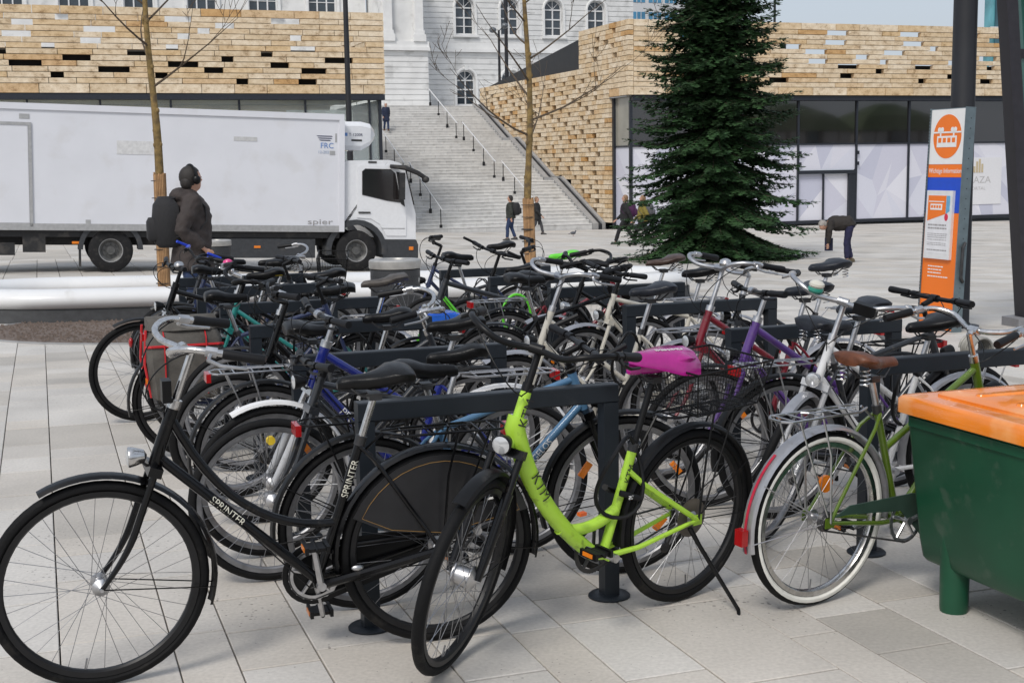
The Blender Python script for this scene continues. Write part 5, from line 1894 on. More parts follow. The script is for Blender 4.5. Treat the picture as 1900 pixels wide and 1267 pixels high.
def bike(label, rear, front, paint, frame='diamond', lean=0, steer=0, r=.345, tw=.038, rim=None, tyre=None, white=False,
         bar='flat', barm=None, sad='sport', sadm=None, sadh=.97, fend=None, carrier=None, fork='rigid', forkm=None,
         head_h=.17, stem_h=.13, chain='open', crank=35, light='round', rearlight=True, stand=False, second=None, hubr=.018,
         fat=1.0, cable=True, bell=None, st_len=.48, wmax=.31, strip=None, barends=False, reflect=None, lamp_m=None, stemm=None, gripm=None, postm=None):
    rim = rim or RIMGREY; tyre = tyre or RUBBER
    barm = barm or MATTBLACK; sadm = sadm or SADDLEBLK
    forkm = forkm or paint; second = second or paint; stemm = stemm or barm
    gripm = gripm or GRIP
    ru, rv = rear; fu, fv = front
    wb = math.hypot(fu - ru, fv - rv)
    hd = TH + math.atan2(fv - rv, fu - ru)
    zf, zr = gz(fu, fv), gz(ru, rv)
    b = empty('bicycle', G(ru, rv, dz=.002), 0, label, 'bicycle', 'bicycles parked at the stands')
    b.rotation_euler = (R(lean), -math.atan2(zf - zr, wb), hd)
    BB = Vector((.44, 0, .285))
    d = Vector((-math.cos(R(70)), 0, math.sin(R(70))))
    nf = Vector((d.z, 0, -d.x))
    AX = Vector((wb, 0, r))
    P0 = AX - nf * .045
    S = Matrix.Translation(P0) @ Matrix.Rotation(R(steer), 4, d) @ Matrix.Translation(-P0)
    crown = P0 + d * (r + .065 + (.03 if fork == 'susp' else 0))
    hb, ht = crown + d * .012, crown + d * (.012 + head_h)
    sd_ = Vector((-math.cos(R(72)), 0, math.sin(R(72))))
    ST = BB + sd_ * st_len
    sadp = BB + sd_ * ((sadh - .055 - BB.z) / sd_.z)
    # ---- frame
    fr = MB()
    fr.tube([hb - d * .004, ht + d * .004], .0195 * fat, 12)
    fr.tube([BB - Vector((0, .036, 0)), BB + Vector((0, .036, 0))], .021, 12)
    fr.tube([BB, ST], .0155 * fat, 10)
    hm = hb + d * .03
    htop = ht - d * .03
    if frame == 'diamond':
        fr.tube([htop, ST - sd_ * .03], .0145 * fat, 10)
        fr.tube([hm, BB], .0175 * fat, 10)
    elif frame == 'trapez':
        fr.tube([htop, BB + sd_ * (st_len * .62)], .0145 * fat, 10)
        fr.tube([hm, BB], .017 * fat, 10)
    elif frame == 'mixte':
        fr.tube([htop - d * .02, BB + sd_ * (st_len * .42)], .0135 * fat, 10)
        fr.tube([hm, BB], .016 * fat, 10)
    elif frame == 'swan':
        fr.tube([hm, BB], .0165 * fat, 10)
        e = BB + sd_ * .215
        a = htop
        fr.tube(bez(a, Vector((a.x - .19, 0, e.z - .01)), e, 12), .0145 * fat, 10)
    elif frame == 'low':
        low = Vector((.50, 0, .30))
        mid = Vector((.70, 0, .47))
        pts = [htop - d * .06] + bez(hb + d * .07, Vector((.80, 0, .52)), low, 12) + [BB]
        fr.tube(pts, [.036] + [.036 - .008 * i / 12 for i in range(13)] + [.025], 12)
        e = BB + sd_ * .17
        fr.tube(bez(Vector((.67, 0, .425)), Vector((.52, 0, .37)), e, 10), .022, 10)
        fr.tube([BB, ST], .0185, 10)
    for s in (-1, 1):
        ra = Vector((0, s * .062, r))
        cs0 = BB + Vector((-.02, s * .03, 0))
        fr.tube([cs0, Vector((.30, s * .045, BB.z + .008)), ra], [.011, .010, .008], 8)
        tp = ST - sd_ * (.03 if frame != 'low' else .10)
        fr.tube([tp + Vector((0, s * .014, 0)), tp + Vector((-.05, s * .04, -.05)), ra], .0075 if frame != 'low' else .011, 8)
        fr.box((0, s * .062, r), (.045, .006, .04))
    b_fr = fr.build('frame', paint, b)
    # ---- fork (turned with the steering)
    fk = MB(); lo = MB()
    for s in (-1, 1):
        top = crown + Vector((0, s * .052, 0)) - d * .005
        ax = AX + Vector((0, s * .052, 0))
        if fork == 'susp':
            mid_ = top.lerp(ax, .42)
            fk.tube([top, mid_], .0135, 10)
            lo.tube([top.lerp(ax, .30), mid_, top.lerp(ax, .8), ax + nf * .004], [.0195, .019, .017, .013], 10)
        else:
            k1 = top - d * .20
            fk.tube([top] + bez(k1, k1 - d * .10, ax, 8), [.0125] * 2 + [.0125 - .0045 * i / 7 for i in range(8)], 8)
    if fork == 'susp':
        lo.tube([crown - d * .20 + Vector((0, -.052, 0)) - nf * .02, crown - d * .17 - nf * .03, crown - d * .20 + Vector((0, .052, 0)) - nf * .02], .012, 8)
    fk.box((0, 0, 0), (.045, .13, .032), Matrix.Translation(crown) @ Matrix.Rotation(-R(20), 4, 'Y'))
    fk.v = [S @ p for p in fk.v]
    fo = fk.build('fork', (CHROME if fork == 'susp' and forkm != BLACKPAINT else forkm), b)
    if fork == 'susp':
        lo.v = [S @ p for p in lo.v]
        lo.build('fork_lower_legs', forkm, fo)
    # ---- wheels
    MR = Matrix.Translation((0, 0, r))
    MF = S @ Matrix.Translation(AX)
    wheel(b, MR @ Matrix.Rotation(R(17), 4, 'Y'), r, tw, tyre, rim, white)
    wf = wheel(b, MF, r, tw, tyre, rim, white, hubr)
    if reflect:
        for w_, a in ((wf, 40), (wf, 215)):
            o = MB().box((0, 0, 0), (.07, .012, .028)).build('wheel_reflector', AMBER, w_)
            o.matrix_local = Matrix.Rotation(R(a), 4, 'Y') @ Matrix.Translation((r * .62, 0, 0)) @ Matrix.Rotation(R(90), 4, 'Y')
    # ---- mudguards
    if fend:
        mudguard(b, MR, r + .018, -8, 192, tw + .016, fend, (150, 186), strip)
        mudguard(b, MF, r + .018, 62, 198, tw + .016, fend, (188,))
    # ---- stem, bars
    bc = ht + d * stem_h
    st = MB()
    bfw = bc + nf * (.03 if bar == 'city' else .075)
    st.tube([ht - d * .01, bc], .0128, 10)
    st.tube([bc - d * .006, bfw], .0145, 10)
    st.tube([bfw - Vector((0, .024, 0)), bfw + Vector((0, .024, 0))], .019, 10)
    st.tube([ht, ht + d * .03], .0205 * fat, 12)
    st.v = [S @ p for p in st.v]
    st.build('stem', stemm, b)
    if bar == 'city':
        half = [(0, 0, 0), (.02, .055, 0), (.055, .12, .01), (.065, .18, .035), (.02, .245, .05), (-.06, .275, .04), (-.20, .30, .012)]
        gs = (.42, )
    elif bar == 'riser':
        half = [(0, 0, 0), (0, .06, .0), (.005, .12, .035), (-.005, .18, .045), (-.03, .26, .045), (-.06, wmax, .045)]
    else:
        half = [(0, 0, 0), (0, .1, .0), (-.005, .18, .005), (-.03, wmax, .01)]
    hp = [Vector(p) for p in half]
    left = [bfw + p for p in hp]
    right = [bfw + Vector((p.x, -p.y, p.z)) for p in hp]
    # smooth the bar
    def smooth(pts):
        out = [pts[0]]
        for i in range(len(pts) - 1):
            a, c = pts[i], pts[i + 1]
            p0 = pts[i - 1] if i else a
            p3 = pts[i + 2] if i + 2 < len(pts) else c
            for t in (.33, .66, 1):
                out.append(.5 * ((2 * a) + (c - p0) * t + (2 * p0 - 5 * a + 4 * c - p3) * t * t + (3 * a - p0 - 3 * c + p3) * t ** 3))
        return out
    full = list(reversed(smooth(left)))[:-1] + smooth(right)
    hbm = MB().tube(full, .0115, 10)
    hbm.v = [S @ p for p in hbm.v]
    hbo = hbm.build('handlebar', barm, b)
    for pts, s in ((left, 1), (right, -1)):
        e, f0 = pts[-1], pts[-2]
        dirv = (e - f0).normalized()
        gl = .125
        g0 = e - dirv * gl
        g = MB().tube([g0, g0 + dirv * .01, g0 + dirv * gl * .5, e - dirv * .012, e + dirv * .006], [.0155, .0172, .016, .018, .0165], 10)
        g.v = [S @ p for p in g.v]
        g.build('grip', gripm, hbo)
        if barends:
            q = MB().tube([e, e + Vector((.03, 0, .015)), e + Vector((.11, s * -.01, .05))], .0115, 8)
            q.v = [S @ p for p in q.v]; q.build('bar_end', gripm, hbo)
        # brake lever
        lv = MB()
        c0 = g0 - dirv * .035
        dn = Vector((.0, 0, -1)) * .5 + Vector((1, 0, 0)) * .5
        if bar == 'city':
            dn = Vector((.35, s * .75, -.5))
        lv.tube([c0 - dirv * .018, c0 + dirv * .018], .0165, 8)
        lv.tube([c0, c0 + dn * .04, c0 + dn * .055 + dirv * .04, c0 + dn * .05 + dirv * .12], [.009, .008, .006, .005], 6)
        lv.v = [S @ p for p in lv.v]
        lv.build('brake_lever', ALU if barm in (CHROME, ALU) else MATTBLACK, hbo)
        if cable:
            cb = MB()
            tgt = ht - d * .02 + nf * .03
            m1 = c0 + Vector((.14, s * -.06, .02)); m2 = tgt + Vector((.13, s * .03, .05))
            pts_ = [S @ (c0 * (1 - t) ** 3 + m1 * 3 * t * (1 - t) ** 2 + m2 * 3 * t * t * (1 - t) + tgt * t ** 3) for t in [i / 14 for i in range(15)]]
            cb.tube(pts_, .0026, 5)
            cb.build('brake_cable', MATTBLACK, b)
    if bell:
        q = left[2].lerp(left[3], .3)
        bl = MB().lathe([(.004, .012), (.03, .014), (.034, .024), (.028, .04), (.012, .048), (.001, .05)], 16, Matrix.Translation(q))
        bl.v = [S @ p for p in bl.v]
        bl.build('bell', bell, hbo)
    # ---- saddle and post
    MB().tube([ST - sd_ * .02, sadp], .0132, 10).build('seatpost', postm or (ALU if paint is not BLACKPAINT else CHROME), b)
    MB().tube([ST - sd_ * .028, ST + sd_ * .006], .019 * fat, 10).build('seat_clamp', DARKSTEEL, b)
    saddle(b, sadp, sad, sadm)
    # ---- cranks
    cr = MB()
    cy = -.052
    n = 40
    ring = []
    for ro, ri_, y0 in ((.092, .078, cy),):
        V = []; F = []
        for i in range(n):
            a = 2 * math.pi * i / n
            k = ro + (.004 if i % 2 else 0)
            for q, y in ((k, y0 - .002), (k, y0 + .002), (ri_, y0 + .002), (ri_, y0 - .002)):
                V.append((BB.x + q * math.cos(a), y, BB.z + q * math.sin(a)))
        for i in range(n):
            for j in range(4):
                F.append((i * 4 + j, i * 4 + (j + 1) % 4, ((i + 1) % n) * 4 + (j + 1) % 4, ((i + 1) % n) * 4 + j))
        cr.add(V, F)
    for i in range(5):
        a = 2 * math.pi * i / 5 + .3
        cr.tube([(BB.x, cy, BB.z), (BB.x + .082 * math.cos(a), cy, BB.z + .082 * math.sin(a))], .007, 6)
    cr.build('chainring', ALU if chain in ('case', 'guard') else DARKSTEEL, b)
    for s in (-1, 1):
        a = R(crank) + (0 if s < 0 else math.pi)
        e = Vector((BB.x + .17 * math.cos(a), s * .075, BB.z + .17 * math.sin(a)))
        ca = MB().tube([(BB.x, s * .062, BB.z), e], [.013, .0095], 8)
        ca.tube([(BB.x, s * .05, BB.z), (BB.x, s * .074, BB.z)], .0165, 10)
        co = ca.build('crank_arm', ALU if paint is not MATTBLACK else DARKSTEEL, b)
        pd = MB().box((e.x, s * .125, e.z), (.085, .07, .012))
        pd.box((e.x + .036, s * .125, e.z), (.012, .085, .026)).box((e.x - .036, s * .125, e.z), (.012, .085, .026))
        pd.tube([(e.x, s * .07, e.z), (e.x, s * .17, e.z)], .008, 6)
        po = pd.build('pedal', MATTBLACK, co)
        for dx in (-.0425, .0425):
            MB().box((e.x + dx, s * .125, e.z), (.004, .05, .015)).build('pedal_reflector', AMBER, po) if fend else None
    # chain / guard
    rs = .035
    loop = []
    for i in range(13):
        a = R(90 + 180 * i / 12)
        loop.append((rs * math.cos(a), cy, r + rs * math.sin(a)))
    for i in range(13):
        a = R(-90 + 180 * i / 12)
        loop.append((BB.x + .092 * math.cos(a), cy, BB.z + .092 * math.sin(a)))
    MB().tube(loop, .0042, 5, closed=True).build('chain', DARKSTEEL, b)
    MB().lathe([(.012, -.012), (.042, -.010), (.035, 0), (.028, .012)], 18, Matrix.Translation((0, -.045, r)) @ Matrix.Rotation(R(90), 4, 'X')).build('sprocket', DARKSTEEL, b)
    if chain in ('guard', 'case'):
        o = []
        hh = .115
        for i in range(15):
            a = R(-100 + 200 * i / 14)
            o.append((BB.x + hh * math.cos(a), BB.z + hh * math.sin(a)))
        if chain == 'case':
            for i in range(9):
                a = R(100 + 160 * i / 8)
                o.append((.06 * math.cos(a), r + .06 * math.sin(a)))
        else:
            o = o[4:] + [(.10, r + .055), (.02, r + .02), (.10, r + .02), (BB.x - .05, BB.z + .05)]
        MB().prism(o, cy - .016, cy - .010).build('chain_guard', MATTBLACK if chain == 'case' else second, b)
    # ---- carrier
    if carrier:
        ca = MB()
        zc = 2 * r + .075
        for s in (-1, 1):
            ca.tube([(.20, s * .03, zc + .005), (.14, s * .055, zc), (-.22, s * .06, zc), (-.25, s * .03, zc)], .005, 6)
            ca.tube([(-.06, s * .058, zc), (-.02, s * .07, zc - .15), (0, s * .068, r)], .0045, 6)
            ca.tube([(-.18, s * .058, zc), (-.02, s * .07, r + .03)], .004, 6)
        ca.tube([(-.25, -.03, zc), (-.25, .03, zc)], .005, 6)
        for x in (.13, .04, -.05, -.14, -.20):
            ca.tube([(x, -.057, zc), (x, .057, zc)], .0035, 5)
        ca.tube([(.20, 0, zc + .005), (ST.x - .01, 0, min(ST.z - .05, zc + .03))], .005, 6)
        ca.tube([(.15, -.02, zc + .012), (-.1, -.02, zc + .014), (-.12, 0, zc + .014), (-.1, .02, zc + .014), (.15, .02, zc + .012)], .003, 5)
        co = ca.build('carrier', carrier, b)
        if rearlight:
            MB().box((-.262, 0, zc - .02), (.022, .085, .042)).build('rear_light', REDLENS, b)
    elif rearlight and fend:
        a = R(163)
        q = Vector((math.cos(a) * (r + .035), 0, r + math.sin(a) * (r + .035)))
        MB().ell(q, (.018, .022, .04), 10, 6).build('rear_light', REDLENS, b)
    # ---- lamp
    if light:
        lp = crown + nf * .075 + d * .02
        lm = MB()
        ML = S @ Matrix.Translation(lp) @ Matrix.Rotation(R(90), 4, 'Y')
        lm.lathe([(.006, -.045), (.022, -.036), (.032, -.005), (.035, .012), (.033, .016)], 16, ML)
        lo_ = lm.build('headlight', lamp_m or MATTBLACK, b)
        MB().lathe([(.031, .0165), (.02, .021), (.001, .023)], 16, ML, cap=False).build('lens', CLEARLENS, lo_)
        br = MB().tube([crown + nf * .015, lp - nf * .01], .005, 6)
        br.v = [S @ p for p in br.v]
        br.build('lamp_bracket', DARKSTEEL, b)
    if stand:
        s = stand
        MB().tube([(.24, .05, BB.z - .01), (.20, .075, BB.z - .05), (.12, .20, .012), (.155, .215, .006)] if s == 1 else
                  [(.05, .07, r - .02), (.02, .10, r - .09), (-.06, .25, .03), (-.02, .29, .008)], [.011, .009, .008, .008], 8).build('kickstand', MATTBLACK, b)
    # cable lock looped through the frame, gear cable along the down tube
    rk = random.Random(int(ru * 100 + rv * 1000))
    if rk.random() < .75:
        cx, cz = BB.x - .06 + rk.uniform(-.03, .05), BB.z + .33 + rk.uniform(-.05, .05)
        a_, b2, tl = rk.uniform(.07, .11), rk.uniform(.13, .2), rk.uniform(-.6, .6)
        lp_ = []
        for i in range(26):
            t = i / 26 * 6.2832
            x_, z_ = a_ * math.cos(t), b2 * math.sin(t)
            lp_.append((cx + x_ * math.cos(tl) - z_ * math.sin(tl), .03 * math.sin(2 * t) + .035, cz + x_ * math.sin(tl) + z_ * math.cos(tl)))
        MB().tube(lp_, rk.choice([.006, .008, .010]), 7, closed=True).build('cable_lock', rk.choice([MATTBLACK, MATTBLACK, GRIP]), b)
    if frame != 'low':
        o3 = Vector((0, .02, -.012))
        MB().tube([ht + nf * .03, hm + Vector((-.02, .03, -.01)), hm.lerp(BB, .5) + o3, BB + Vector((.03, .02, -.02)), Vector((.2, .05, BB.z + .03)), Vector((.02, .06, r - .04))], .0028, 5).build('gear_cable', MATTBLACK, b)
    if not fend or chain == 'open':
        dl = MB().tube([(.0, -.07, r - .02), (-.01, -.075, r - .07), (.03, -.07, r - .14)], [.012, .016, .010], 8)
        dl.lathe([(.022, -.004), (.022, .004)], 14, Matrix.Translation((.035, -.066, r - .145)) @ Matrix.Rotation(R(90), 4, 'X'))
        dl.build('derailleur', DARKSTEEL, b)
    info = dict(b=b, BB=BB, ST=ST, hb=hb, ht=ht, sadp=sadp, S=S, crown=crown, d=d, nf=nf, AX=AX, r=r, sd=sd_, bfw=bfw, left=left, right=right, wb=wb, frame=b_fr)
    return info


def paint(name, c, rough=.3):
    return mat('paint_' + name, c, rough, var=.08, scale=9, coat=.35, dirt_or_sheen=((.16, .14, .11), 34, .6, .3))


def wire_basket(parent, M, L_, W_, H_, taper, m, step=.02):
    mb = MB(); rim = MB()

    def P(x, y, z):
        k = taper + (1 - taper) * z / H_
        return (x * k, y * k, z)
    nx, ny, nz_ = int(L_ / step), int(W_ / step), int(H_ / step)
    wr = .0011
    for i in range(nx + 1):
        x = -L_ / 2 + L_ * i / nx
        mb.tube([P(x, -W_ / 2, H_), P(x, -W_ / 2, 0), P(x, W_ / 2, 0), P(x, W_ / 2, H_)], wr, 3, caps=False)
    for i in range(ny + 1):
        y = -W_ / 2 + W_ * i / ny
        mb.tube([P(-L_ / 2, y, H_), P(-L_ / 2, y, 0), P(L_ / 2, y, 0), P(L_ / 2, y, H_)], wr, 3, caps=False)
    for k in range(1, nz_ + 1):
        z = H_ * k / nz_
        mb.tube([P(-L_ / 2, -W_ / 2, z), P(L_ / 2, -W_ / 2, z), P(L_ / 2, W_ / 2, z), P(-L_ / 2, W_ / 2, z)], wr, 3, closed=True)
    for z, q in ((H_, .0042), (0, .003)):
        rim.tube([P(-L_ / 2, -W_ / 2, z), P(L_ / 2, -W_ / 2, z), P(L_ / 2, W_ / 2, z), P(-L_ / 2, W_ / 2, z)], q, 6, closed=True)
    for x, y in ((-1, -1), (1, -1), (1, 1), (-1, 1)):
        rim.tube([P(x * L_ / 2, y * W_ / 2, 0), P(x * L_ / 2, y * W_ / 2, H_)], .003, 6)
    mb.v = [M @ p for p in mb.v]; rim.v = [M @ p for p in rim.v]
    o = rim.build('basket', m, parent)
    mb.build('wire_mesh', m, o, smooth=False)
    return o


LIME = mat('paint_lime_green', (.40, .66, .05), .38, var=.12, scale=7, coat=.15, dirt_or_sheen=((.10, .13, .03), 22, .6, .6))
BLUE = paint('cobalt_blue', (.008, .016, .17), .25)
STEELBLUE = paint('steel_blue', (.07, .17, .30), .35)
OLIVE = paint('olive_green', (.085, .145, .012), .25)
PURPLE = paint('purple', (.09, .035, .20), .3)
REDP = paint('dark_red', (.17, .008, .018), .3)
BEIGE = paint('beige', (.55, .52, .45), .4)
WHITEP = paint('white', (.68, .68, .68), .3)
TEAL = paint('teal', (.02, .22, .20), .3)
GREY = paint('graphite', (.016, .018, .022), .35)
NAVY = paint('navy', (.02, .03, .08), .3)
SILVERP = paint('silver', (.45, .46, .48), .35)
NEON = paint('bright_green', (.12, .62, .03), .35)
MAGENTA = mat('magenta_saddle_cover', (.36, .008, .20), .2, var=.12, scale=30, coat=.4)

# 1  black roadster in front
k = bike('black roadster with a chrome swept handlebar and round headlight, nearest on the left', (1.29, 4.53), (.12, 4.53), BLACKPAINT, 'swan', lean=-4, steer=3,
         r=.36, tw=.04, rim=RIMBLACK, bar='city', barm=CHROME, sad='city', sadh=.99, fend=BLACKPAINT, carrier=BLACKPAINT, head_h=.20, stem_h=.20,
         chain='case', crank=-100, st_len=.53, lamp_m=CHROME, rearlight=True, fat=1.1)
b = k['b']
for sd_ in (1,):
    letter_on_tube('SPRINTER', .034, k['hb'] + k['d'] * .03, k['BB'], .42, .0185, (0, sd_, 0), CREAMLET, b)
    letter_on_tube('SPRINTER', .032, k['BB'], k['ST'], .72, .0175, (0, sd_, 0), CREAMLET, b)
# skirt guard over the rear wheel
for s in (1, -1):
    pts = []
    for i in range(15):
        a = R(25 + 135 * i / 14)
        pts.append((.352 * math.cos(a), .36 + .352 * math.sin(a)))
    pts += [(-.24, .46), (-.02, .415), (.20, .45)]
    o = MB().prism(pts, s * .036, s * .039).build('skirt_guard', mat('black_oilcloth', (.014, .014, .016), .38, var=.2), b)
    pp = [(p[0] * .90, s * .0405, .36 + (p[1] - .36) * .90 + .012) for p in pts]
    MB().tube(pp, .0012, 4, closed=True).build('gold_lining', mat('gold_lining', (.28, .16, .05), .5), o)
mb = MB().box((0, 0, 0), (.03, .05, .075))
o = mb.build('speedometer', MATTBLACK, b); o.matrix_local = k['S'] @ Matrix.Translation(k['ht'] + k['d'] * .05 + k['nf'] * .04)
MB().tube([(-.03, .052, .37), (.20, .06, .33), (.44, .055, .285)], .016, 8).build('chainstay_guard', BLACKPAINT, b)
MB().ell(Vector((.31, .06, .335)), (.022, .01, .012), 8, 6).build('dynamo', ALU, b)

# 2  lime city bike
k = bike('lime green step-through bicycle with magenta saddle cover and rear wire basket', (2.31, 4.60), (1.26, 4.22), LIME, 'low', lean=-5, steer=30,
         r=.35, tw=.042, rim=RIMBLACK, bar='city', barm=MATTBLACK, sad='city', sadm=MAGENTA, sadh=.98, fend=MATTBLACK, fork='susp', forkm=BLACKPAINT,
         head_h=.20, stem_h=.15, chain='open', crank=205, stand=2, hubr=.034, carrier=MATTBLACK, st_len=.42, rearlight=False, stemm=MATTBLACK, postm=MATTBLACK)
b = k['b']
_bz = bez(k['hb'] + k['d'] * .07, Vector((.80, 0, .52)), Vector((.50, 0, .30)), 12)
letter_on_tube('KTM', .06, _bz[3], _bz[6], .5, .036, (0, 1, 0), BLACKLET, b)
letter_on_tube('KTM', .05, k['hb'] + k['d'] * .05, k['ht'] + k['d'] * .05, .4, .0365, (0, 1, 0), BLACKLET, b)
letter_on_tube('KTM', .035, k['BB'], k['ST'], .74, .0195, (0, 1, 0), BLACKLET, b)
wire_basket(b, Matrix.Translation((-.05, 0, .80)) @ Matrix.Rotation(R(2), 4, 'Y'), .42, .33, .17, .8, MATTBLACK, .016)
o = MB().lathe([(.03, 0), (.078, .004), (.076, .006)], 30, Matrix.Translation((0, .034, .35)) @ Matrix.Rotation(R(90), 4, 'X')).build('spoke_protector', mat('smoked_plastic', (.10, .085, .07), .35, var=.3), b)
sc = MB()   # loose saddle cover skirt
for sgn in (1,):
    sp = k['sadp']
    rings = []
    for a, w, z in ((-.155, .075, -.02), (-.14, .112, -.04), (-.05, .105, -.03), (.04, .06, -.005), (.12, .036, .012), (.148, .02, .02)):
        rings.append([(sp.x + a, y * w, sp.z + .058 + zz) for y, zz in ((-1, z), (-.96, .02 + z * .3), (-.6, .046), (0, .054), (.6, .046), (.96, .02 + z * .3), (1, z), (.9, z + .004), (0, .03), (-.9, z + .004))])
    sc.loft(rings)
co = sc.build('saddle_cover', MAGENTA, b, angle=60)
for i, (x, y, s_) in enumerate(((-.085, .03, 'UNI'), (-.02, .02, 'MINI'))):
    lettering(s_, .03, (k['sadp'].x + x, y, k['sadp'].z + .1145 - abs(y) * .12), (.9, -.3, 0), (-.3, -.9, 0), WHITELET, co)
# folding lock on the down tube, orange mark
MB().box((.60, .045, .48), (.03, .02, .012)).build('frame_mark', mat('orange_mark', (.7, .12, .02), .4), b)
lk = MB().tube([(.40, .03, .52), (.34, .07, .50), (.30, -.05, .48), (.36, -.07, .50), (.42, -.03, .53)], .012, 8)
lo_ = lk.build('frame_lock', MATTBLACK, b)
lettering('ABUS', .02, (.36, .062, .505), (1, 0, 0), (0, 0, 1), WHITELET, lo_)

# 3  blue bike behind the first stand, facing right
k = bike('black and steel blue bicycle facing right, close behind the front left stand', (1.13, 4.98), (2.24, 5.0), STEELBLUE, 'diamond', lean=3, steer=-6, rim=RIMGREY,
         bar='flat', barends=True, sad='sport', sadh=.93, fend=MATTBLACK, carrier=MATTBLACK, chain='open', crank=80, fork='rigid', forkm=BLACKPAINT, st_len=.46, stem_h=.09, reflect=True)
letter_on_tube('ANGELOS', .036, k['hb'] + k['d'] * .03, k['BB'], .42, .0185, (0, -1, 0), WHITELET, k['b'], flip=True)

# 4 dark trekking, 5 blue
k = bike('dark graphite trekking bicycle half hidden behind the black roadster', (1.93, 5.45), (.85, 5.47), GREY, 'diamond', lean=2, steer=2, rim=RIMGREY, tw=.04,
         bar='flat', sad='sport', sadh=.90, fend=None, light=None, crank=60, st_len=.44, stem_h=.04, head_h=.13)
k = bike('cobalt blue trekking bicycle with silver fork and white mudguards', (1.98, 5.80), (.90, 5.83), BLUE, 'trapez', lean=-2, steer=8, rim=RIMGREY, fat=1.25,
         bar='flat', barm=MATTBLACK, stemm=ALU, sad='city', sadh=1.0, fend=WHITEPL, carrier=SILVERFENDER, fork='susp', forkm=SILVERP, chain='guard', crank=20,
         reflect=True, head_h=.19, stem_h=.13, st_len=.5)
letter_on_tube('PEGASUS', .05, k['hb'] + k['d'] * .03, k['BB'], .42, .0225, (0, 1, 0), WHITELET, k['b'])
MB().tube([k['AX'] + Vector((0, s_, .2)) for s_ in (.05, .075)], .02, 8).build('fork_ring', mat('yellow_band', (.7, .5, .03), .4), k['b'])
# 6 silver-carrier, facing right
bike('graphite bicycle facing right with silver carrier and bright red rear light', (.97, 6.42), (2.05, 6.44), GREY, 'trapez', lean=3, steer=-10, rim=RIMGREY,
     bar='city', barm=CHROME, sad='city', sadm=SADDLEBLK, sadh=.94, fend=MATTBLACK, carrier=ALU, chain='guard', crank=100, gripm=GRIP)
# 7 knobby tyre
bike('black mountain bicycle with wide knobbly tyres behind the second left stand', (1.98, 6.95), (.90, 6.98), BLACKPAINT, 'diamond', lean=-2, steer=4, rim=RIMGREY, r=.34, tw=.052,
     bar='riser', sad='sport', sadh=.92, fend=None, light=None, fork='susp', forkm=BLACKPAINT, crank=150, st_len=.43)
# 8 brown leather saddle
k = bike('black bicycle with straight top tube and worn grey-brown leather saddle', (2.10, 7.62), (1.02, 7.62), BLACKPAINT, 'diamond', lean=0, steer=-12, rim=RIMGREY,
     bar='flat', barm=CHROME, sad='leather', sadm=OLDLEATHER, sadh=1.04, fend=MATTBLACK, carrier=MATTBLACK, crank=10, st_len=.54)
bx = MB().box((-.05, 0, .825), (.36, .24, .05)); bx.box((-.05, 0, .853), (.30, .18, .008))
bx.build('blue_parcel', mat('blue_plastic_sheet', (.02, .12, .55), .25, var=.2, coat=.4), k['b'])
# 9 pannier bike
k = bike('dark bicycle facing right carrying a grey pannier bag with red trim', (.80, 8.15), (1.88, 8.17), NAVY, 'diamond', lean=2, steer=8, rim=RIMBLACK,
     bar='flat', sad='sport', sadh=.95, fend=MATTBLACK, carrier=MATTBLACK, crank=45)
bagm = mat('grey_brown_canvas', (.085, .078, .068), .8, var=.2, scale=20, bump=.3)
redm = mat('red_trim', (.48, .015, .02), .5, var=.1)
for s in (-1, 1):
    q = MB()
    rings = []
    for z, x0, x1, t in ((.38, -.20, .12, .10), (.40, -.23, .15, .13), (.62, -.25, .17, .14), (.74, -.25, .17, .12), (.80, -.22, .14, .07)):
        y0, y1 = .07, .07 + t
        rings.append([(x0, s * y0, z), (x0 - .01, s * (y0 + y1) / 2, z), (x0 + .02, s * y1, z), (x1 - .02, s * y1, z), (x1 + .01, s * (y0 + y1) / 2, z), (x1, s * y0, z)])
    o = q.loft(rings).build('pannier_bag', bagm, k['b'], angle=50)
    for x in (-.16, .08):
        MB().tube([(x, s * .205, .42), (x, s * .218, .62), (x, s * .20, .75), (x, s * .10, .815)], .009, 6, flat=.5).build('strap', redm, o)
    MB().tube([(-.262, s * .14, .70), (-.235, s * .20, .71), (.155, s * .20, .71), (.185, s * .14, .70)], .008, 6).build('trim', redm, o)
    MB().tube([(-.255, s * .12, .80), (-.27, s * .13, .6), (-.24, s * .13, .40)], .008, 6).build('trim', redm, o)
    MB().box((-.265, s * .14, .50), (.008, .06, .03)).build('reflective_patch', mat('orange_reflective', (.85, .18, .01), .3), o)
MB().loft([[(x, y * w, .815 + z) for y, z in ((-1, -.02), (-.8, .03), (0, .05), (.8, .03), (1, -.02), (0, -.03))] for x, w in ((-.24, .13), (-.1, .17), (.1, .17), (.16, .12))]).build('bag_lid', bagm, k['b'], angle=60)
# 10 leftmost front wheel
k = bike('black trekking bicycle whose front wheel stands farthest to the left', (1.70, 9.35), (.60, 9.42), BLACKPAINT, 'diamond', lean=0, steer=10, rim=RIMBLACK, r=.35, tw=.042,
     bar='flat', barends=False, sad='sport', sadh=.98, fend=MATTBLACK, fork='susp', forkm=NAVY, crank=70, fat=1.2, carrier=MATTBLACK, bell=ALU)
MB().box((k['sadp'].x - .09, .04, k['sadp'].z + .065), (.05, .03, .02)).build('yellow_patch', mat('yellow_patch', (.7, .5, .03), .4), k['b'])
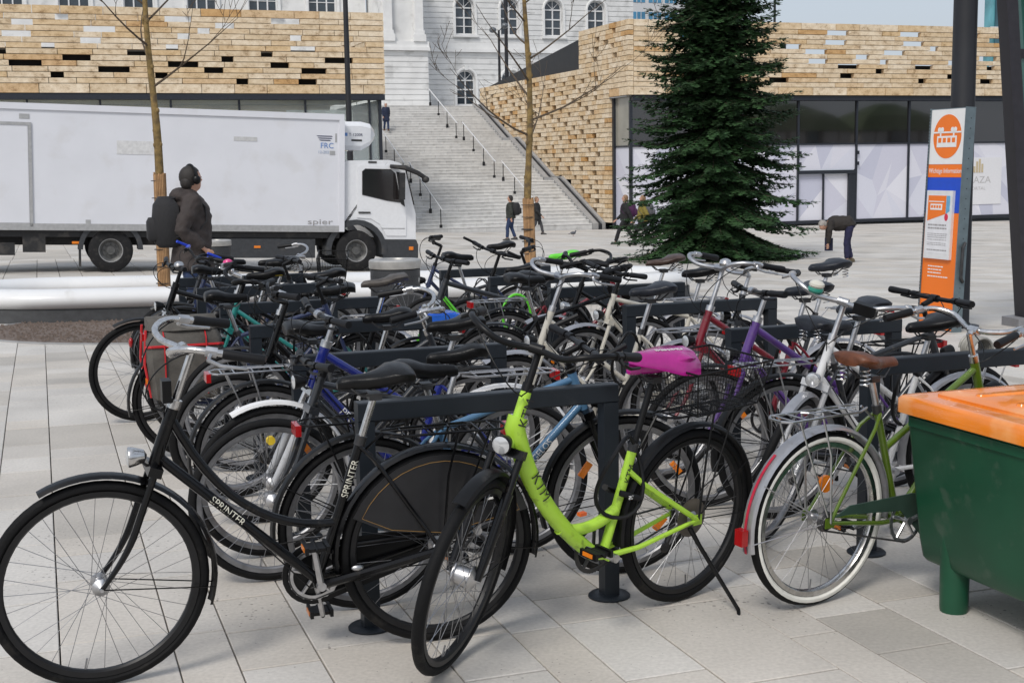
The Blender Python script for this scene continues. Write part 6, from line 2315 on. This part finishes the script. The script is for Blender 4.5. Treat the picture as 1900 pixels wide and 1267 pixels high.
# 11-14 farther in the left row
bike('teal bicycle between the third and fourth left stands', (2.0, 8.72 - .35), (.92, 8.92 - .35), TEAL, 'mixte', lean=-2, steer=12, bar='city', barm=MATTBLACK, sad='city', sadh=.94, fend=SILVERFENDER, carrier=ALU, crank=130)
bike('black bicycle with flat handlebar by the fourth left stand, facing left', (2.05, 8.95), (.97, 8.98), BLACKPAINT, 'trapez', lean=2, steer=-14, bar='riser', barm=CHROME, sad='city', sadh=.99, fend=MATTBLACK, carrier=MATTBLACK, crank=20, bell=mat('pink_bell', (.6, .04, .2), .3))
bike('graphite bicycle with low saddle by the fifth left stand, facing right', (.95, 10.25), (2.03, 10.27), GREY, 'diamond', lean=2, steer=5, bar='flat', sad='sport', sadh=.97, fend=MATTBLACK, crank=110)
bike('navy bicycle by the fifth left stand with a big black saddle, facing left', (2.02, 10.62), (.94, 10.64), NAVY, 'trapez', lean=-2, steer=-8, bar='city', barm=MATTBLACK, sad='wide', sadh=1.0, fend=MATTBLACK, carrier=MATTBLACK, crank=60)
k = bike('black bicycle with black front basket and white lever at the back of the left row', (1.28, 11.62), (2.36, 11.65), BLACKPAINT, 'trapez', lean=3, steer=-18, bar='city', barm=ALU, sad='wide', sadh=.98, fend=MATTBLACK, carrier=MATTBLACK, crank=60)
wire_basket(k['b'], k['S'] @ Matrix.Translation(k['crown'] + Vector((.22, 0, .10))), .26, .34, .22, .85, MATTBLACK, .022)
k = bike('dark bicycle with blue handlebar grips at the back of the left row', (2.05, 11.15), (.97, 11.17), GREY, 'diamond', lean=0, steer=20, bar='riser', barm=MATTBLACK, sad='sport', sadh=.98, fend=None, crank=0, light=None, barends=True, gripm=mat('blue_grip', (.015, .05, .5), .4))

# ---- right row
k = bike('olive green bicycle with cream whitewall tyres and brown sprung saddle', (2.77, 4.36), (3.84, 4.60), OLIVE, 'trapez', lean=3, steer=-4, r=.345, tw=.046, white=True, rim=CHROME,
     bar='city', barm=CHROME, sad='leather', sadm=LEATHER, sadh=.93, fend=SILVERFENDER, carrier=ALU, chain='guard', crank=15, st_len=.5, strip=mat('red_stripe', (.45, .02, .05), .4), second=mat('dark_green_guard', (.03, .06, .045), .4), rearlight=False)
a = R(190)
MB().box((-.392, 0, .335), (.03, .04, .062)).build('rear_light', REDLENS, k['b'])
MB().lathe([(.035, -.006), (.035, .006)], 14, Matrix.Translation((.06, .03, .47)) @ Matrix.Rotation(R(90), 4, 'X')).build('spoke_reflector', AMBER, k['b'])
k = bike('white bicycle with turned front wheel and chrome bar beside the olive one', (4.12, 5.22), (3.08, 5.17), WHITEP, 'trapez', lean=-3, steer=38, r=.345, rim=RIMGREY,
     bar='city', barm=ALU, sad='city', sadm=SADDLEBLK, sadh=.95, fend=SILVERFENDER, carrier=ALU, fork='rigid', forkm=SILVERP, chain='guard', crank=120, head_h=.2, stem_h=.18, lamp_m=CHROME)
q = k['left'][1]
o = MB().box((0, 0, 0), (.05, .10, .05)).build('phone_mount', MATTBLACK, k['b']); o.matrix_local = k['S'] @ Matrix.Translation(k['left'][2] + Vector((0, 0, .0)))
for z_, c_, nme in ((0, (.02, .25, .18), 'bell_base'), (.022, (.6, .58, .5), 'bell_dome')):
    bl = MB().lathe([(.03, z_), (.036, z_ + .01), (.034, z_ + .02), (.022, z_ + .03), (.002, z_ + .034)], 16, Matrix.Translation(k['right'][2] + Vector((0, 0, .012))))
    bl.v = [k['S'] @ p for p in bl.v]
    bl.build(nme, mat(nme, c_, .3, coat=.4), k['b'])
# coil cable lock hanging at its head tube
pts = []
for i in range(120):
    a = i / 120 * 2 * math.pi * 7
    pts.append((.10 + .055 * math.cos(a), .16 + .10 * (i / 120 - .5), .86 + .055 * math.sin(a)))
MB().tube(pts, .007, 6).build('coil_lock', mat('grey_vinyl_cable', (.30, .29, .26), .35, var=.15, coat=.3), k['b'])
bike('grey bicycle facing right beside the first right-hand stand', (3.30, 5.52), (4.38, 5.54), GREY, 'diamond', lean=2, steer=0, bar='flat', sad='wide', sadm=SADDLEGREY, sadh=.93, fend=MATTBLACK, carrier=ALU, crank=60, reflect=True)
k = bike('purple step-through bicycle with white brake levers, facing left', (4.17, 5.83), (3.09, 5.86), PURPLE, 'trapez', lean=-2, steer=-5, rim=RIMGREY, r=.35, fat=1.25,
     bar='flat', barm=MATTBLACK, stemm=ALU, sad='wide', sadm=SADDLEGREY, sadh=.97, fend=MATTBLACK, carrier=MATTBLACK, chain='open', crank=40, reflect=True, head_h=.2, stem_h=.14)
k = bike('dark red bicycle behind the purple one with tall silver handlebar', (4.24, 6.45), (3.16, 6.45), REDP, 'trapez', lean=0, steer=8, rim=RIMGREY, fat=1.2,
     bar='city', barm=ALU, sad='wide', sadm=SADDLEGREY, sadh=1.0, fend=SILVERFENDER, carrier=ALU, chain='open', crank=85, head_h=.2, stem_h=.24, bell=CHROME)
letter_on_tube('WINTER', .04, k['hb'] + k['d'] * .03, k['BB'], .42, .022, (0, 1, 0), WHITELET, k['b'])
k = bike('beige bicycle with blue band on its seat tube and silver carrier', (3.47, 6.86), (2.39, 6.88), BEIGE, 'mixte', lean=-2, steer=12, rim=RIMGREY,
     bar='city', barm=ALU, sad='city', sadm=SADDLEGREY, sadh=1.0, fend=SILVERFENDER, carrier=ALU, chain='guard', crank=75, head_h=.2, stem_h=.2, st_len=.52)
MB().tube([k['BB'] + k['sd'] * .26, k['BB'] + k['sd'] * .38], .0168, 10).build('blue_band', BLUE, k['b'])
bike('graphite bicycle with raised grey saddle reaching past the third right-hand stand', (4.98, 7.40), (3.92, 7.42), GREY, 'trapez', lean=0, steer=-6, bar='city', barm=ALU, sad='wide', sadm=SADDLEGREY, sadh=1.04, fend=SILVERFENDER, carrier=ALU, crank=30)
bike('beige bicycle with black sprung saddle by the third right-hand stand', (4.30, 7.82), (3.22, 7.84), BEIGE, 'diamond', lean=0, steer=14, bar='flat', barm=MATTBLACK, sad='wide', sadm=SADDLEBLK, sadh=1.0, fend=SILVERFENDER, carrier=None, crank=140)
bike('black bicycle with full black mudguards facing right, mid right row', (2.72, 8.12), (3.80, 8.14), BLACKPAINT, 'diamond', lean=2, steer=5, rim=RIMGREY, bar='city', barm=MATTBLACK, sad='city', sadh=.98, fend=BLACKPAINT, carrier=None, crank=100)
bike('black bicycle with dark brown sprung leather saddle by the fourth right stand', (4.30, 8.42), (3.22, 8.44), BLACKPAINT, 'trapez', lean=-2, steer=6, bar='riser', barm=MATTBLACK, sad='leather', sadm=DARKLEATHER, sadh=1.03, fend=SILVERFENDER, carrier=ALU, crank=100, light='round', lamp_m=CHROME)
k = bike('black and bright green mountain bicycle in the right row', (3.62, 9.35), (2.54, 9.38), GREY, 'diamond', lean=0, steer=14, r=.34, tw=.05, rim=RIMBLACK, bar='flat', sad='sport', sadh=.95, fend=None, light=None, fork='susp', forkm=NEON, crank=45, fat=1.3)
MB().tube([k['hb'] + k['d'] * .03 + Vector((-.02, 0, -.012)), k['hb'].lerp(k['BB'], .55)], .0245, 8).build('green_panel', NEON, k['b'])
pts = [(.30 + .11 * math.cos(a), .04, .62 + .15 * math.sin(a)) for a in [R(-60 + 300 * i / 20) for i in range(21)]]
MB().tube(pts, .011, 8).build('green_cable_lock', NEON, k['b'])
bike('red bicycle facing right by the fourth right-hand stand', (3.10, 8.98), (4.18, 9.0), REDP, 'trapez', lean=2, steer=-4, bar='city', barm=MATTBLACK, sad='city', sadh=.92, fend=MATTBLACK, carrier=ALU, crank=10)
bike('graphite bicycle with raised flat bar at the back of the right row', (3.02, 10.55), (4.10, 10.57), GREY, 'diamond', lean=0, steer=-20, bar='riser', sad='sport', sadh=1.0, fend=None, light=None, crank=110, stem_h=.16)
bike('black and green bicycle at the back of the right row, facing left', (4.28, 10.25), (3.20, 10.27), BLACKPAINT, 'diamond', lean=-2, steer=20, bar='flat', barends=True, sad='sport', sadm=NEON, sadh=1.0, fend=None, light=None, crank=60, stem_h=.16)
bike('dark bicycle with high black handlebar farthest back in the right row', (4.20, 11.65), (3.12, 11.68), NAVY, 'trapez', lean=0, steer=-14, bar='riser', sad='city', sadh=1.05, fend=MATTBLACK, carrier=MATTBLACK, crank=10, stem_h=.2)
